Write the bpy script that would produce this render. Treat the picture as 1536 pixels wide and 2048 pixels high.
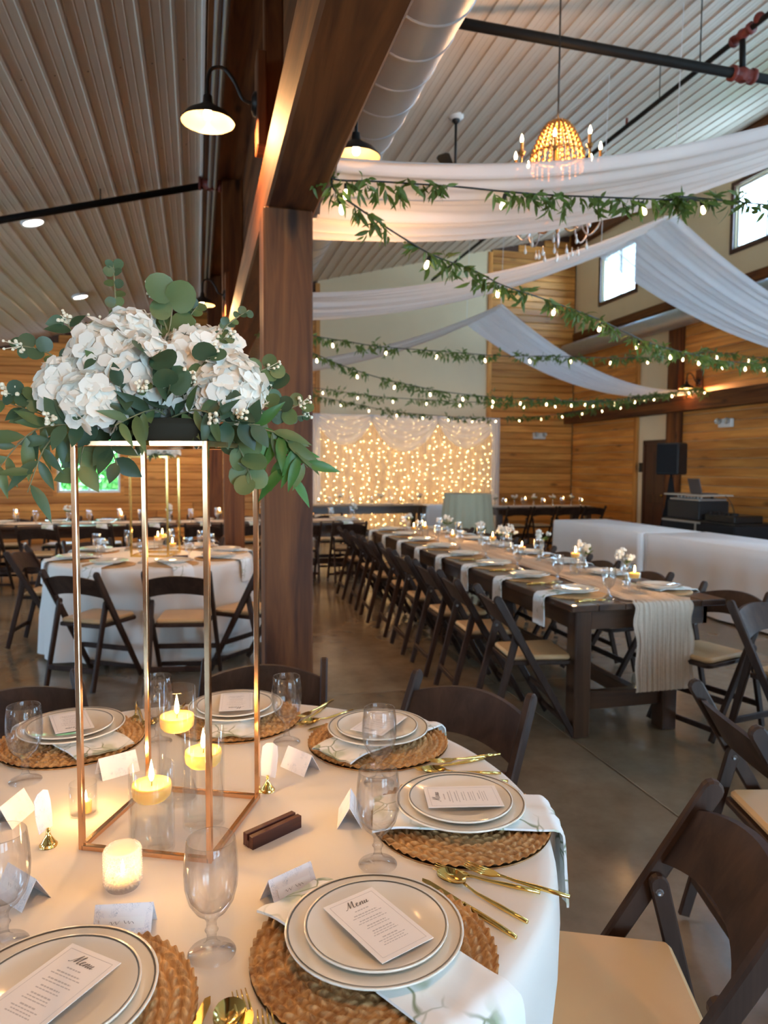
import bpy, bmesh, math, random
from mathutils import Vector, Matrix
R = math.radians
PI = math.pi
random.seed(7)
for _o in list(bpy.data.objects):
    bpy.data.objects.remove(_o)
scene = bpy.context.scene
COL = scene.collection

# ------------------------------------------------------------------ camera
FPX, YAW, PITCH, ROLL, EYE = 1430.0, R(14.62), R(3.64), R(0.35), 1.505
cam_d = bpy.data.cameras.new('camera')
cam = bpy.data.objects.new('camera', cam_d)
COL.objects.link(cam)
cam_d.sensor_fit = 'VERTICAL'
cam_d.sensor_height = 36.0
cam_d.lens = FPX * 36.0 / 2048.0
cam_d.clip_start, cam_d.clip_end = 0.05, 300
FWD = Vector((math.sin(YAW) * math.cos(PITCH), math.cos(YAW) * math.cos(PITCH), -math.sin(PITCH)))
_r0 = Vector((math.cos(YAW), -math.sin(YAW), 0))
_u0 = _r0.cross(FWD)
RIGHT = _r0 * math.cos(ROLL) + _u0 * math.sin(ROLL)
UP = _u0 * math.cos(ROLL) - _r0 * math.sin(ROLL)
cam.matrix_world = Matrix(((RIGHT.x, UP.x, -FWD.x, 0), (RIGHT.y, UP.y, -FWD.y, 0), (RIGHT.z, UP.z, -FWD.z, EYE), (0, 0, 0, 1)))
cam_d.dof.use_dof = True
cam_d.dof.focus_distance = 1.25
cam_d.dof.aperture_fstop = 6.0
scene.camera = cam


def at(x, y, X=None, Y=None, Z=None):
    """world point seen at photo pixel (x, y) on the plane X=, Y= or Z= (surveying helper)"""
    d = FWD + RIGHT * ((x - 768) / FPX) + UP * ((1024 - y) / FPX)
    t = (Z - EYE) / d.z if Z is not None else (Y / d.y if Y is not None else X / d.x)
    return Vector((0, 0, EYE)) + d * t


# ------------------------------------------------------------------ world, exposure
scene.view_settings.view_transform = 'Standard'
scene.view_settings.look = 'None'
scene.view_settings.gamma = 1
scene.view_settings.use_curve_mapping = False
scene.view_settings.exposure = 1.28
scene.cycles.sample_clamp_indirect = 3.0
scene.cycles.sample_clamp_direct = 30.0
scene.cycles.blur_glossy = 1.0
scene.cycles.adaptive_threshold = 0.08
scene.cycles.max_bounces = 7
scene.cycles.diffuse_bounces = 3
scene.cycles.glossy_bounces = 3
scene.cycles.transparent_max_bounces = 32
scene.cycles.transmission_bounces = 7
world = bpy.data.worlds.new('sky')
scene.world = world
world.use_nodes = True
_n = world.node_tree.nodes
_bg = _n['Background']
_tc = _n.new('ShaderNodeTexCoord')
_sp = _n.new('ShaderNodeSeparateXYZ')
_rp = _n.new('ShaderNodeValToRGB')
_rp.color_ramp.elements[0].position = 0.0
_rp.color_ramp.elements[0].color = (0.50, 0.76, 1.0, 1)
_rp.color_ramp.elements[1].position = 0.6
_rp.color_ramp.elements[1].color = (0.27, 0.57, 1.0, 1)
world.node_tree.links.new(_tc.outputs['Generated'], _sp.inputs[0])
world.node_tree.links.new(_sp.outputs['Z'], _rp.inputs[0])
world.node_tree.links.new(_rp.outputs[0], _bg.inputs[0])
_bg.inputs[1].default_value = 12.0
sun_d = bpy.data.lights.new('sun', 'SUN')
sun_d.energy, sun_d.angle, sun_d.color = 5.0, R(2), (1.0, .93, .82)
sun = bpy.data.objects.new('sun', sun_d)
COL.objects.link(sun)
sun.rotation_euler = (R(32), 0, R(-12))
WARM = (1.0, 0.51, 0.20)
WARM2 = (1.0, 0.72, 0.45)


def point_light(name, loc, power, color=WARM, radius=0.03, parent=None):
    l = bpy.data.lights.new(name, 'POINT')
    l.energy, l.color, l.shadow_soft_size = power, color, radius
    o = bpy.data.objects.new(name, l)
    COL.objects.link(o)
    o.location = loc
    o.parent = parent
    return o


def portal(loc, normal, sx, sy):
    """sampling portal filling a window opening: lets the sky through that window"""
    l = bpy.data.lights.new('window_portal', 'AREA')
    l.shape, l.size, l.size_y = 'RECTANGLE', sx, sy
    l.cycles.is_portal = True
    o = bpy.data.objects.new('window_portal', l)
    COL.objects.link(o)
    o.location = loc
    o.rotation_euler = Vector(normal).to_track_quat('-Z', 'Z').to_euler()
    return o


# ------------------------------------------------------------------ mesh building
class MB:
    def __init__(self):
        self.v, self.f, self.s = [], [], []

    def add(self, vs, fs, smooth=False, M=None):
        o = len(self.v)
        self.v += [tuple(M @ Vector(p)) if M else tuple(p) for p in vs]
        self.f += [tuple(i + o for i in f) for f in fs]
        self.s += [smooth] * len(fs)
        return self

    def box(self, a, b, c=0.0, M=None):
        """box between corners a and b, with chamfer c"""
        x0, y0, z0 = (min(a[i], b[i]) for i in range(3))
        x1, y1, z1 = (max(a[i], b[i]) for i in range(3))
        if c <= 0:
            vs = [(x0, y0, z0), (x1, y0, z0), (x1, y1, z0), (x0, y1, z0), (x0, y0, z1), (x1, y0, z1), (x1, y1, z1), (x0, y1, z1)]
            fs = [(0, 3, 2, 1), (4, 5, 6, 7), (0, 1, 5, 4), (1, 2, 6, 5), (2, 3, 7, 6), (3, 0, 4, 7)]
            return self.add(vs, fs, False, M)
        c = min(c, (x1 - x0) * .45, (y1 - y0) * .45, (z1 - z0) * .45)
        bm = bmesh.new()
        bmesh.ops.create_cube(bm, size=1)
        for v in bm.verts:
            v.co = Vector(((x0 + x1) / 2 + v.co.x * (x1 - x0), (y0 + y1) / 2 + v.co.y * (y1 - y0), (z0 + z1) / 2 + v.co.z * (z1 - z0)))
        bmesh.ops.bevel(bm, geom=bm.edges[:], offset=c, segments=1, affect='EDGES', profile=.5)
        return self.bm(bm, False, M)

    def bm(self, bm, smooth=False, M=None):
        bm.verts.index_update()
        self.add([v.co.copy() for v in bm.verts], [[v.index for v in f.verts] for f in bm.faces], smooth, M)
        bm.free()
        return self

    def bar(self, p0, p1, w, h, c=0.0, up=(0, 0, 1)):
        """square bar from p0 to p1; w across, h along up"""
        p0, p1 = Vector(p0), Vector(p1)
        d = p1 - p0
        L = d.length
        z = d.normalized()
        u = Vector(up)
        x = u.cross(z)
        if x.length < 1e-5:
            x = Vector((1, 0, 0)).cross(z)
        x.normalize()
        y = z.cross(x)
        M = Matrix(((x.x, y.x, z.x, p0.x), (x.y, y.y, z.y, p0.y), (x.z, y.z, z.z, p0.z), (0, 0, 0, 1)))
        return self.box((-w / 2, -h / 2, 0), (w / 2, h / 2, L), c, M)

    def tube(self, pts, r, n=8, caps=True, flat=1.0):
        pts = [Vector(p) for p in pts]
        rs = r if isinstance(r, (list, tuple)) else [r] * len(pts)
        vs, fs = [], []
        prev = None
        for i, p in enumerate(pts):
            t = (pts[min(i + 1, len(pts) - 1)] - pts[max(i - 1, 0)])
            t = t.normalized() if t.length > 1e-9 else Vector((0, 0, 1))
            if prev is None:
                a = Vector((0, 0, 1)) if abs(t.z) < .9 else Vector((1, 0, 0))
                x = a.cross(t).normalized()
            else:
                x = (prev - t * prev.dot(t))
                x = x.normalized() if x.length > 1e-6 else Vector((1, 0, 0)).cross(t).normalized()
            prev = x
            y = t.cross(x)
            for k in range(n):
                a = 2 * PI * k / n
                vs.append(p + (x * math.cos(a) + y * math.sin(a) * flat) * rs[i])
        for i in range(len(pts) - 1):
            for k in range(n):
                k2 = (k + 1) % n
                fs.append((i * n + k, i * n + k2, (i + 1) * n + k2, (i + 1) * n + k))
        if caps:
            fs.append(tuple(range(n - 1, -1, -1)))
            fs.append(tuple(range((len(pts) - 1) * n, len(pts) * n)))
        return self.add(vs, fs, True)

    def lathe(self, prof, n=24, M=None, smooth=True):
        """profile of (r, z); r==0 makes a pole"""
        vs, fs, rings = [], [], []
        for r, z in prof:
            if r < 1e-7:
                rings.append([len(vs)])
                vs.append((0, 0, z))
            else:
                rings.append(list(range(len(vs), len(vs) + n)))
                vs += [(r * math.cos(2 * PI * k / n), r * math.sin(2 * PI * k / n), z) for k in range(n)]
        for a, b in zip(rings, rings[1:]):
            for k in range(n):
                k2 = (k + 1) % n
                if len(a) == 1 and len(b) == 1:
                    continue
                if len(a) == 1:
                    fs.append((a[0], b[k], b[k2]))
                elif len(b) == 1:
                    fs.append((a[k], a[k2], b[0]))
                else:
                    fs.append((a[k], a[k2], b[k2], b[k]))
        return self.add(vs, fs, smooth, M)

    def grid(self, fn, nu, nv, close_u=False, smooth=True, M=None):
        """fn(u, v) with u, v in 0..1"""
        vs, fs = [], []
        cu = nu if close_u else nu + 1
        for j in range(nv + 1):
            for i in range(cu):
                vs.append(fn(i / nu, j / nv))
        for j in range(nv):
            for i in range(nu):
                i2 = (i + 1) % cu
                fs.append((j * cu + i, j * cu + i2, (j + 1) * cu + i2, (j + 1) * cu + i))
        return self.add(vs, fs, smooth, M)

    def prism(self, outline, t, axis='z', c=0.0, M=None):
        """2-D outline extruded by thickness t (centred) along axis; chamfer c"""
        bm = bmesh.new()
        vv = [bm.verts.new((p[0], p[1], -t / 2)) for p in outline]
        f = bm.faces.new(vv)
        r = bmesh.ops.extrude_face_region(bm, geom=[f])
        for v in [g for g in r['geom'] if isinstance(g, bmesh.types.BMVert)]:
            v.co.z = t / 2
        bmesh.ops.recalc_face_normals(bm, faces=bm.faces[:])
        if c > 0:
            ed = [e for e in bm.edges if abs(e.verts[0].co.z - e.verts[1].co.z) < 1e-7]
            bmesh.ops.bevel(bm, geom=ed, offset=c, segments=1, affect='EDGES', profile=.5)
        X = {'z': Matrix.Identity(4), 'x': Matrix(((0, 0, 1, 0), (1, 0, 0, 0), (0, 1, 0, 0), (0, 0, 0, 1))), 'y': Matrix(((1, 0, 0, 0), (0, 0, 1, 0), (0, 1, 0, 0), (0, 0, 0, 1)))}[axis]
        return self.bm(bm, False, (M @ X) if M else X)

    def blob(self, c, r, n=8, m=6):
        cx, cy, cz = c
        rx, ry, rz = r if isinstance(r, (tuple, list)) else (r, r, r)
        return self.lathe([(max(0, math.sin(PI * j / m)), -math.cos(PI * j / m)) for j in range(m + 1)], n, Matrix.Translation(c) @ Matrix.Diagonal((rx, ry, rz, 1)))

    def mesh(self, name):
        me = bpy.data.meshes.new(name)
        me.from_pydata([tuple(p) for p in self.v], [], self.f)
        me.polygons.foreach_set('use_smooth', self.s)
        me.update()
        return me


def tag(o, label=None, cat=None, group=None, kind=None):
    for k, x in (('label', label), ('category', cat), ('group', group), ('kind', kind)):
        if x:
            o[k] = x
    return o


def obj(name, mb, mat, parent=None, loc=(0, 0, 0), rot=(0, 0, 0), scale=None, kind=None, label=None):
    me = mb.mesh(name) if isinstance(mb, MB) else mb
    if mat and not me.materials:
        me.materials.append(mat)
    o = bpy.data.objects.new(name, me)
    COL.objects.link(o)
    o.location, o.rotation_euler = loc, rot
    if scale:
        o.scale = scale if isinstance(scale, (tuple, list)) else (scale,) * 3
    o.parent = parent
    return tag(o, kind=kind, label=label)


def thing(name, label, cat, loc=(0, 0, 0), rz=0, group=None, kind=None):
    o = bpy.data.objects.new(name, None)
    o.empty_display_size = .05
    COL.objects.link(o)
    o.location, o.rotation_euler = loc, (0, 0, rz)
    return tag(o, label, cat, group, kind)


KIDS = {}


def dup(root, loc=None, rz=None, label=None, group=None, parent=None):
    """a copy of a thing with copies of its parts and sub-parts"""
    if not KIDS.get('n') == len(bpy.data.objects):
        KIDS.clear()
        for q in bpy.data.objects:
            if q.parent:
                KIDS.setdefault(q.parent.name, []).append(q)

    def rec(o, par):
        c = o.copy()
        COL.objects.link(c)
        c.parent = par
        for k in KIDS.get(o.name, []):
            d = rec(k, c)
            KIDS.setdefault(c.name, []).append(d)
        return c
    r = rec(root, parent)
    KIDS['n'] = len(bpy.data.objects)
    if loc is not None:
        r.location = loc
    if rz is not None:
        r.rotation_euler = (0, 0, rz)
    if label:
        r['label'] = label
    if group:
        r['group'] = group
    return r


def catmull(pts, n=6):
    pts = [Vector(p) for p in pts]
    out = []
    for i in range(len(pts) - 1):
        p0, p1, p2, p3 = pts[max(i - 1, 0)], pts[i], pts[i + 1], pts[min(i + 2, len(pts) - 1)]
        for k in range(n):
            t = k / n
            out.append(.5 * ((2 * p1) + (-p0 + p2) * t + (2 * p0 - 5 * p1 + 4 * p2 - p3) * t * t + (-p0 + 3 * p1 - 3 * p2 + p3) * t ** 3))
    out.append(pts[-1])
    return out


ORD = ['first', 'second', 'third', 'fourth', 'fifth', 'sixth', 'seventh', 'eighth', 'ninth', 'tenth', 'eleventh', 'twelfth', 'thirteenth', 'fourteenth', 'fifteenth', 'sixteenth']


# ------------------------------------------------------------------ materials
MATS = {}


class NT:
    def __init__(self, name):
        self.m = bpy.data.materials.new(name)
        self.m.use_nodes = True
        self.t = self.m.node_tree
        self.n = self.t.nodes
        self.b = self.n['Principled BSDF']
        self.out = self.n['Material Output']
        MATS[name] = self.m

    def new(self, k, **kw):
        q = self.n.new('ShaderNode' + k)
        for a, v in kw.items():
            if hasattr(q, a):
                setattr(q, a, v)
            else:
                q.inputs[a].default_value = v
        return q

    def link(self, a, b):
        self.t.links.new(a, b)

    def set(self, **kw):
        for k, v in kw.items():
            self.b.inputs[k.replace('_', ' ')].default_value = v
        return self


def c4(c):
    return (c[0], c[1], c[2], 1)


def plain(name, col, rough=.5, metal=0.0, var=0.0, scale=20, bump=0.0, coat=0.0, trans=0.0, spec=None, objvar=0.0, sheen=0.0):
    m = NT(name)
    m.set(Roughness=rough, Metallic=metal, Base_Color=c4(col))
    m.b.inputs['Coat Weight'].default_value = coat
    m.b.inputs['Sheen Weight'].default_value = sheen
    if spec is not None:
        m.b.inputs['Specular IOR Level'].default_value = spec
    tc = m.new('TexCoord')
    nz = m.new('TexNoise')
    nz.inputs['Scale'].default_value = scale
    nz.inputs['Detail'].default_value = 2
    m.link(tc.outputs['Object'], nz.inputs['Vector'])
    mx = m.new('Mix', data_type='RGBA')
    v = max(var, .03)
    mx.inputs['A'].default_value = c4([max(0, x * (1 - v)) for x in col])
    mx.inputs['B'].default_value = c4([min(1, x * (1 + v)) for x in col])
    m.link(nz.outputs['Fac'], mx.inputs['Factor'])
    last = mx.outputs['Result']
    if objvar:
        oi = m.new('ObjectInfo')
        mr = m.new('MapRange')
        mr.inputs['To Min'].default_value = 1 - objvar
        mr.inputs['To Max'].default_value = 1 + objvar
        m.link(oi.outputs['Random'], mr.inputs['Value'])
        vm = m.new('VectorMath', operation='SCALE')
        m.link(last, vm.inputs[0])
        m.link(mr.outputs[0], vm.inputs['Scale'])
        last = vm.outputs[0]
    m.link(last, m.b.inputs['Base Color'])
    if bump:
        bp = m.new('Bump')
        bp.inputs['Strength'].default_value = bump
        bp.inputs['Distance'].default_value = .01
        m.link(nz.outputs['Fac'], bp.inputs['Height'])
        m.link(bp.outputs[0], m.b.inputs['Normal'])
    if trans:
        tr = m.new('BsdfTranslucent')
        tr.inputs['Color'].default_value = c4(col)
        ms = m.new('MixShader')
        ms.inputs[0].default_value = trans
        m.link(m.b.outputs[0], ms.inputs[1])
        m.link(tr.outputs[0], ms.inputs[2])
        m.link(ms.outputs[0], m.out.inputs['Surface'])
    return m.m


def wood(name, dark, light, axis=0, freq=9.0, rough=.5, bump=.15, knots=0.5, objvar=.12, coat=0.0, streak=1.0):
    """grain along axis (0 x, 1 y, 2 z) in object space, offset per object so that planks differ"""
    m = NT(name)
    m.set(Roughness=rough)
    m.b.inputs['Coat Weight'].default_value = coat
    tc = m.new('TexCoord')
    oi = m.new('ObjectInfo')
    off = m.new('VectorMath', operation='SCALE')
    off.inputs[0].default_value = (13.1, 7.7, 29.3)
    m.link(oi.outputs['Random'], off.inputs['Scale'])
    ad = m.new('VectorMath', operation='ADD')
    m.link(tc.outputs['Object'], ad.inputs[0])
    m.link(off.outputs[0], ad.inputs[1])
    mp = m.new('Mapping')
    sc = [freq, freq, freq]
    sc[axis] = freq * .07
    mp.inputs['Scale'].default_value = sc
    m.link(ad.outputs[0], mp.inputs['Vector'])
    n1 = m.new('TexNoise')
    n1.inputs['Scale'].default_value = 1.0
    n1.inputs['Detail'].default_value = 4
    n1.inputs['Roughness'].default_value = .65
    n1.inputs['Distortion'].default_value = .6
    m.link(mp.outputs[0], n1.inputs['Vector'])
    rp = m.new('ValToRGB')
    rp.color_ramp.elements[0].position = .36
    rp.color_ramp.elements[0].color = c4(dark)
    rp.color_ramp.elements[1].position = .66
    rp.color_ramp.elements[1].color = c4(light)
    m.link(n1.outputs['Fac'], rp.inputs[0])
    # knots
    mp2 = m.new('Mapping')
    s2 = [freq * .45] * 3
    s2[axis] = freq * .16
    mp2.inputs['Scale'].default_value = s2
    m.link(ad.outputs[0], mp2.inputs['Vector'])
    vo = m.new('TexVoronoi')
    vo.inputs['Scale'].default_value = 1.0
    m.link(mp2.outputs[0], vo.inputs['Vector'])
    kr = m.new('MapRange')
    kr.inputs['From Min'].default_value = .06
    kr.inputs['From Max'].default_value = .17
    kr.inputs['To Min'].default_value = knots
    kr.inputs['To Max'].default_value = 0
    m.link(vo.outputs['Distance'], kr.inputs['Value'])
    mx = m.new('Mix', data_type='RGBA')
    mx.inputs['B'].default_value = c4([x * .28 for x in dark])
    m.link(kr.outputs[0], mx.inputs['Factor'])
    m.link(rp.outputs[0], mx.inputs['A'])
    mr = m.new('MapRange')
    mr.inputs['To Min'].default_value = 1 - objvar
    mr.inputs['To Max'].default_value = 1 + objvar
    m.link(oi.outputs['Random'], mr.inputs['Value'])
    vm = m.new('VectorMath', operation='SCALE')
    m.link(mx.outputs['Result'], vm.inputs[0])
    m.link(mr.outputs[0], vm.inputs['Scale'])
    m.link(vm.outputs[0], m.b.inputs['Base Color'])
    if bump >= .15:
        bp = m.new('Bump')
        bp.inputs['Strength'].default_value = bump
        bp.inputs['Distance'].default_value = .01
        m.link(n1.outputs['Fac'], bp.inputs['Height'])
        m.link(bp.outputs[0], m.b.inputs['Normal'])
    return m.m


def emit(name, col, strength):
    m = NT(name)
    m.set(Base_Color=c4(col), Roughness=.5)
    m.b.inputs['Emission Color'].default_value = c4(col)
    m.b.inputs['Emission Strength'].default_value = strength
    return m.m


def thin_glass(name, tint=(1, 1, 1), gloss=.09, edge=.75, rough=.02):
    """thin clear wall: straight-through transmission with Fresnel reflections"""
    m = NT(name)
    lw = m.new('LayerWeight')
    lw.inputs['Blend'].default_value = .25
    mr = m.new('MapRange')
    mr.inputs['To Min'].default_value = gloss
    mr.inputs['To Max'].default_value = edge
    m.link(lw.outputs['Facing'], mr.inputs['Value'])
    pw = m.new('Math', operation='POWER')
    pw.inputs[1].default_value = 1.6
    m.link(mr.outputs[0], pw.inputs[0])
    tr = m.new('BsdfTransparent')
    tr.inputs['Color'].default_value = c4(tint)
    gl = m.new('BsdfGlossy')
    gl.inputs['Roughness'].default_value = rough
    ms = m.new('MixShader')
    m.link(pw.outputs[0], ms.inputs[0])
    m.link(tr.outputs[0], ms.inputs[1])
    m.link(gl.outputs[0], ms.inputs[2])
    m.link(ms.outputs[0], m.out.inputs['Surface'])
    return m.m


def clear(name, ior=1.45, mix=.0, rough=0.0, tint=(1, 1, 1)):
    """solid refracting glass or water; mix lets part of the light straight through"""
    m = NT(name)
    g = m.new('BsdfGlass')
    g.inputs['IOR'].default_value = ior
    g.inputs['Roughness'].default_value = rough
    g.inputs['Color'].default_value = c4(tint)
    tr = m.new('BsdfTransparent')
    ms = m.new('MixShader')
    ms.inputs[0].default_value = mix
    m.link(g.outputs[0], ms.inputs[1])
    m.link(tr.outputs[0], ms.inputs[2])
    m.link(ms.outputs[0], m.out.inputs['Surface'])
    return m.m


def blend_glass(name, ior, thin, gloss=.06, edge=.8, dark=.9):
    """clear glass or water: part refracting body, part straight-through wall with Fresnel reflections"""
    m = NT(name)
    g = m.new('BsdfGlass')
    g.inputs['IOR'].default_value = ior
    g.inputs['Roughness'].default_value = 0
    lw = m.new('LayerWeight')
    lw.inputs['Blend'].default_value = .3
    mr = m.new('MapRange')
    mr.inputs['To Min'].default_value = gloss
    mr.inputs['To Max'].default_value = edge
    pw = m.new('Math', operation='POWER')
    pw.inputs[1].default_value = 2.2
    m.link(lw.outputs['Facing'], pw.inputs[0])
    m.link(pw.outputs[0], mr.inputs['Value'])
    tr = m.new('BsdfTransparent')
    tn = m.new('Mix', data_type='RGBA')
    tn.inputs['A'].default_value = (1, 1, 1, 1)
    tn.inputs['B'].default_value = (dark, dark * 1.03, dark * 1.05, 1)
    m.link(pw.outputs[0], tn.inputs['Factor'])
    m.link(tn.outputs['Result'], tr.inputs['Color'])
    gl = m.new('BsdfGlossy')
    gl.inputs['Roughness'].default_value = .02
    a = m.new('MixShader')
    m.link(mr.outputs[0], a.inputs[0])
    m.link(tr.outputs[0], a.inputs[1])
    m.link(gl.outputs[0], a.inputs[2])
    b = m.new('MixShader')
    b.inputs[0].default_value = thin
    m.link(g.outputs[0], b.inputs[1])
    m.link(a.outputs[0], b.inputs[2])
    m.link(b.outputs[0], m.out.inputs['Surface'])
    return m.m


def sheer(name, col, transp=.2, trans=.45):
    m = NT(name)
    m.set(Base_Color=c4(col), Roughness=.8)
    tl = m.new('BsdfTranslucent')
    tl.inputs['Color'].default_value = c4(col)
    a = m.new('MixShader')
    a.inputs[0].default_value = trans
    m.link(m.b.outputs[0], a.inputs[1])
    m.link(tl.outputs[0], a.inputs[2])
    tp = m.new('BsdfTransparent')
    b = m.new('MixShader')
    tc = m.new('TexCoord')
    nz = m.new('TexNoise')
    nz.inputs['Scale'].default_value = 6
    m.link(tc.outputs['Object'], nz.inputs['Vector'])
    mr = m.new('MapRange')
    mr.inputs['To Min'].default_value = transp * .7
    mr.inputs['To Max'].default_value = transp * 1.3
    m.link(nz.outputs['Fac'], mr.inputs['Value'])
    m.link(mr.outputs[0], b.inputs[0])
    m.link(a.outputs[0], b.inputs[1])
    m.link(tp.outputs[0], b.inputs[2])
    m.link(b.outputs[0], m.out.inputs['Surface'])
    return m.m


def printed(name, base, ink, scale=16, amount=.5, ink2=None):
    """white cloth or card with a loose botanical print"""
    m = NT(name)
    m.set(Roughness=.85)
    tc = m.new('TexCoord')
    dn = m.new('TexNoise')
    dn.inputs['Scale'].default_value = scale * .6
    m.link(tc.outputs['Object'], dn.inputs['Vector'])
    ad = m.new('Mix', data_type='RGBA')
    ad.blend_type = 'LINEAR_LIGHT'
    ad.inputs['Factor'].default_value = .06
    m.link(tc.outputs['Object'], ad.inputs['A'])
    m.link(dn.outputs['Color'], ad.inputs['B'])
    vo = m.new('TexVoronoi')
    vo.feature = 'DISTANCE_TO_EDGE'
    vo.inputs['Scale'].default_value = scale
    m.link(ad.outputs['Result'], vo.inputs['Vector'])
    ln = m.new('MapRange')
    ln.inputs['From Min'].default_value = .01
    ln.inputs['From Max'].default_value = .05
    ln.inputs['To Min'].default_value = 1
    ln.inputs['To Max'].default_value = 0
    m.link(vo.outputs['Distance'], ln.inputs['Value'])
    mk = m.new('TexNoise')
    mk.inputs['Scale'].default_value = scale * .55
    mk.inputs['Detail'].default_value = 1
    m.link(tc.outputs['Object'], mk.inputs['Vector'])
    mr = m.new('MapRange')
    mr.inputs['From Min'].default_value = .48
    mr.inputs['From Max'].default_value = .58
    m.link(mk.outputs['Fac'], mr.inputs['Value'])
    mu = m.new('Math', operation='MULTIPLY')
    m.link(ln.outputs[0], mu.inputs[0])
    m.link(mr.outputs[0], mu.inputs[1])
    m1 = m.new('Mix', data_type='RGBA')
    m1.inputs['A'].default_value = c4(base)
    m1.inputs['B'].default_value = c4(ink)
    m.link(mu.outputs[0], m1.inputs['Factor'])
    v2 = m.new('TexVoronoi')
    v2.inputs['Scale'].default_value = scale * .8
    m.link(ad.outputs['Result'], v2.inputs['Vector'])
    l2 = m.new('MapRange')
    l2.inputs['From Min'].default_value = .30
    l2.inputs['From Max'].default_value = .38
    l2.inputs['To Min'].default_value = amount
    l2.inputs['To Max'].default_value = 0
    m.link(v2.outputs['Distance'], l2.inputs['Value'])
    mu2 = m.new('Math', operation='MULTIPLY')
    m.link(l2.outputs[0], mu2.inputs[0])
    m.link(mr.outputs[0], mu2.inputs[1])
    m2 = m.new('Mix', data_type='RGBA')
    m2.inputs['B'].default_value = c4(ink2 or ink)
    m.link(mu2.outputs[0], m2.inputs['Factor'])
    m.link(m1.outputs['Result'], m2.inputs['A'])
    m.link(m2.outputs['Result'], m.b.inputs['Base Color'])
    return m.m


def concrete(name):
    m = NT(name)
    tc = m.new('TexCoord')
    n1 = m.new('TexNoise')
    n1.inputs['Scale'].default_value = 1.6
    n1.inputs['Detail'].default_value = 6
    n1.inputs['Roughness'].default_value = .68
    m.link(tc.outputs['Object'], n1.inputs['Vector'])
    rp = m.new('ValToRGB')
    rp.color_ramp.elements[0].position = .3
    rp.color_ramp.elements[0].color = (.118, .083, .050, 1)
    rp.color_ramp.elements[1].position = .7
    rp.color_ramp.elements[1].color = (.25, .188, .124, 1)
    m.link(n1.outputs['Fac'], rp.inputs[0])
    m.link(rp.outputs[0], m.b.inputs['Base Color'])
    mr = m.new('MapRange')
    mr.inputs['To Min'].default_value = .10
    mr.inputs['To Max'].default_value = .26
    m.link(n1.outputs['Fac'], mr.inputs['Value'])
    m.link(mr.outputs[0], m.b.inputs['Roughness'])
    n2 = m.new('TexNoise')
    n2.inputs['Scale'].default_value = 14
    n2.inputs['Detail'].default_value = 3
    m.link(tc.outputs['Object'], n2.inputs['Vector'])
    bp = m.new('Bump')
    bp.inputs['Strength'].default_value = .06
    bp.inputs['Distance'].default_value = .01
    m.link(n2.outputs['Fac'], bp.inputs['Height'])
    m.link(bp.outputs[0], m.b.inputs['Normal'])
    m.b.inputs['Specular IOR Level'].default_value = .6
    return m.m


DARKWOOD = [wood('stained_timber_%s' % a, (.050, .0125, .0035), (.200, .066, .016), i, 9.0, .62, .3, .85, .10) for i, a in enumerate('xyz')]
PINE = [wood('pine_plank_%s' % a, (.46, .155, .021), (.78, .345, .075), i, 8.0, .5, .08, .75, .22) for i, a in enumerate('xyz')]
FARMWOOD = [wood('farm_table_wood_%s' % a, (.030, .012, .006), (.085, .038, .018), i, 10.0, .28, .12, .4, .12, .3) for i, a in enumerate('xyz')]
CHAIRWOOD = wood('dark_chair_wood', (.024, .0105, .006), (.050, .025, .015), 2, 16, .55, .06, 0.0, .08)
for _m in [CHAIRWOOD] + DARKWOOD:
    _m.node_tree.nodes['Principled BSDF'].inputs['Specular IOR Level'].default_value = .28
SIGNWOOD = wood('reddish_wood_block', (.035, .008, .006), (.075, .020, .012), 0, 30, .4, .1, 0, .0)
DOORWOOD = wood('dark_door_wood', (.035, .009, .004), (.075, .020, .010), 2, 8, .45, .1, .2, .0)
CEIL = plain('ceiling_metal_panel', (.56, .475, .385), .6, 0, .05, 3)
CREAM = plain('cream_wall_paint', (.78, .62, .40), .8, 0, .04, 3)
TRIMBROWN = wood('dark_trim', (.055, .02, .010), (.10, .038, .018), 1, 7, .5, .1, .2, .05)
CONCRETE = concrete('polished_concrete')
JOINT = plain('joint_filler', (.03, .024, .018), .8)
GALV = plain('galvanised_duct', (.40, .41, .42), .40, .7, .08, 5)
BLACKPIPE = plain('black_pipe', (.006, .0055, .005), .6, spec=.25)
REDFIT = plain('red_pipe_fitting', (.16, .022, .014), .5)
BLACKMETAL = plain('black_metal', (.014, .013, .013), .4, .3)
SHADEIN = plain('bronze_shade_lining', (.05, .037, .024), .6, .1)
WHITEPLASTIC = plain('white_plastic', (.75, .74, .72), .5)
BULB = emit('warm_bulb', (1.0, .74, .42), 16.0)
BULB2 = emit('string_bulb', (1.0, .76, .40), 5.0)
DISC = emit('downlight_lens', (1.0, .93, .82), 9.0)
FLAME = emit('candle_flame', (1.0, .66, .26), 24.0)
FAIRY = emit('fairy_light', (1.0, .66, .24), 11.0)
CLOTH = plain('white_tablecloth', (.82, .765, .70), .85, 0, .02, 6, .04, trans=.12, sheen=.1)
CLOTH2 = plain('white_bar_cloth', (.87, .88, .89), .85, 0, .02, 6, .04)
SAGE = plain('sage_cloth', (.47, .47, .34), .85, 0, .05, 6)
DRAPE = sheer('white_ceiling_drape', (.88, .87, .88), .10, .42)
SHEER = sheer('white_backdrop_sheer', (.90, .87, .84), .60, .5)
SWAG = sheer('white_swag', (.86, .87, .92), .18, .5)
GAUZE = plain('beige_gauze', (.76, .62, .49), .9, 0, .10, 60, .3, trans=.2)
NAPKIN = printed('floral_napkin_cloth', (.82, .82, .80), (.26, .30, .20), 15, .6, (.40, .46, .27))
CARD = printed('toile_place_card', (.82, .76, .74), (.50, .50, .54), 90, .25)
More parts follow.
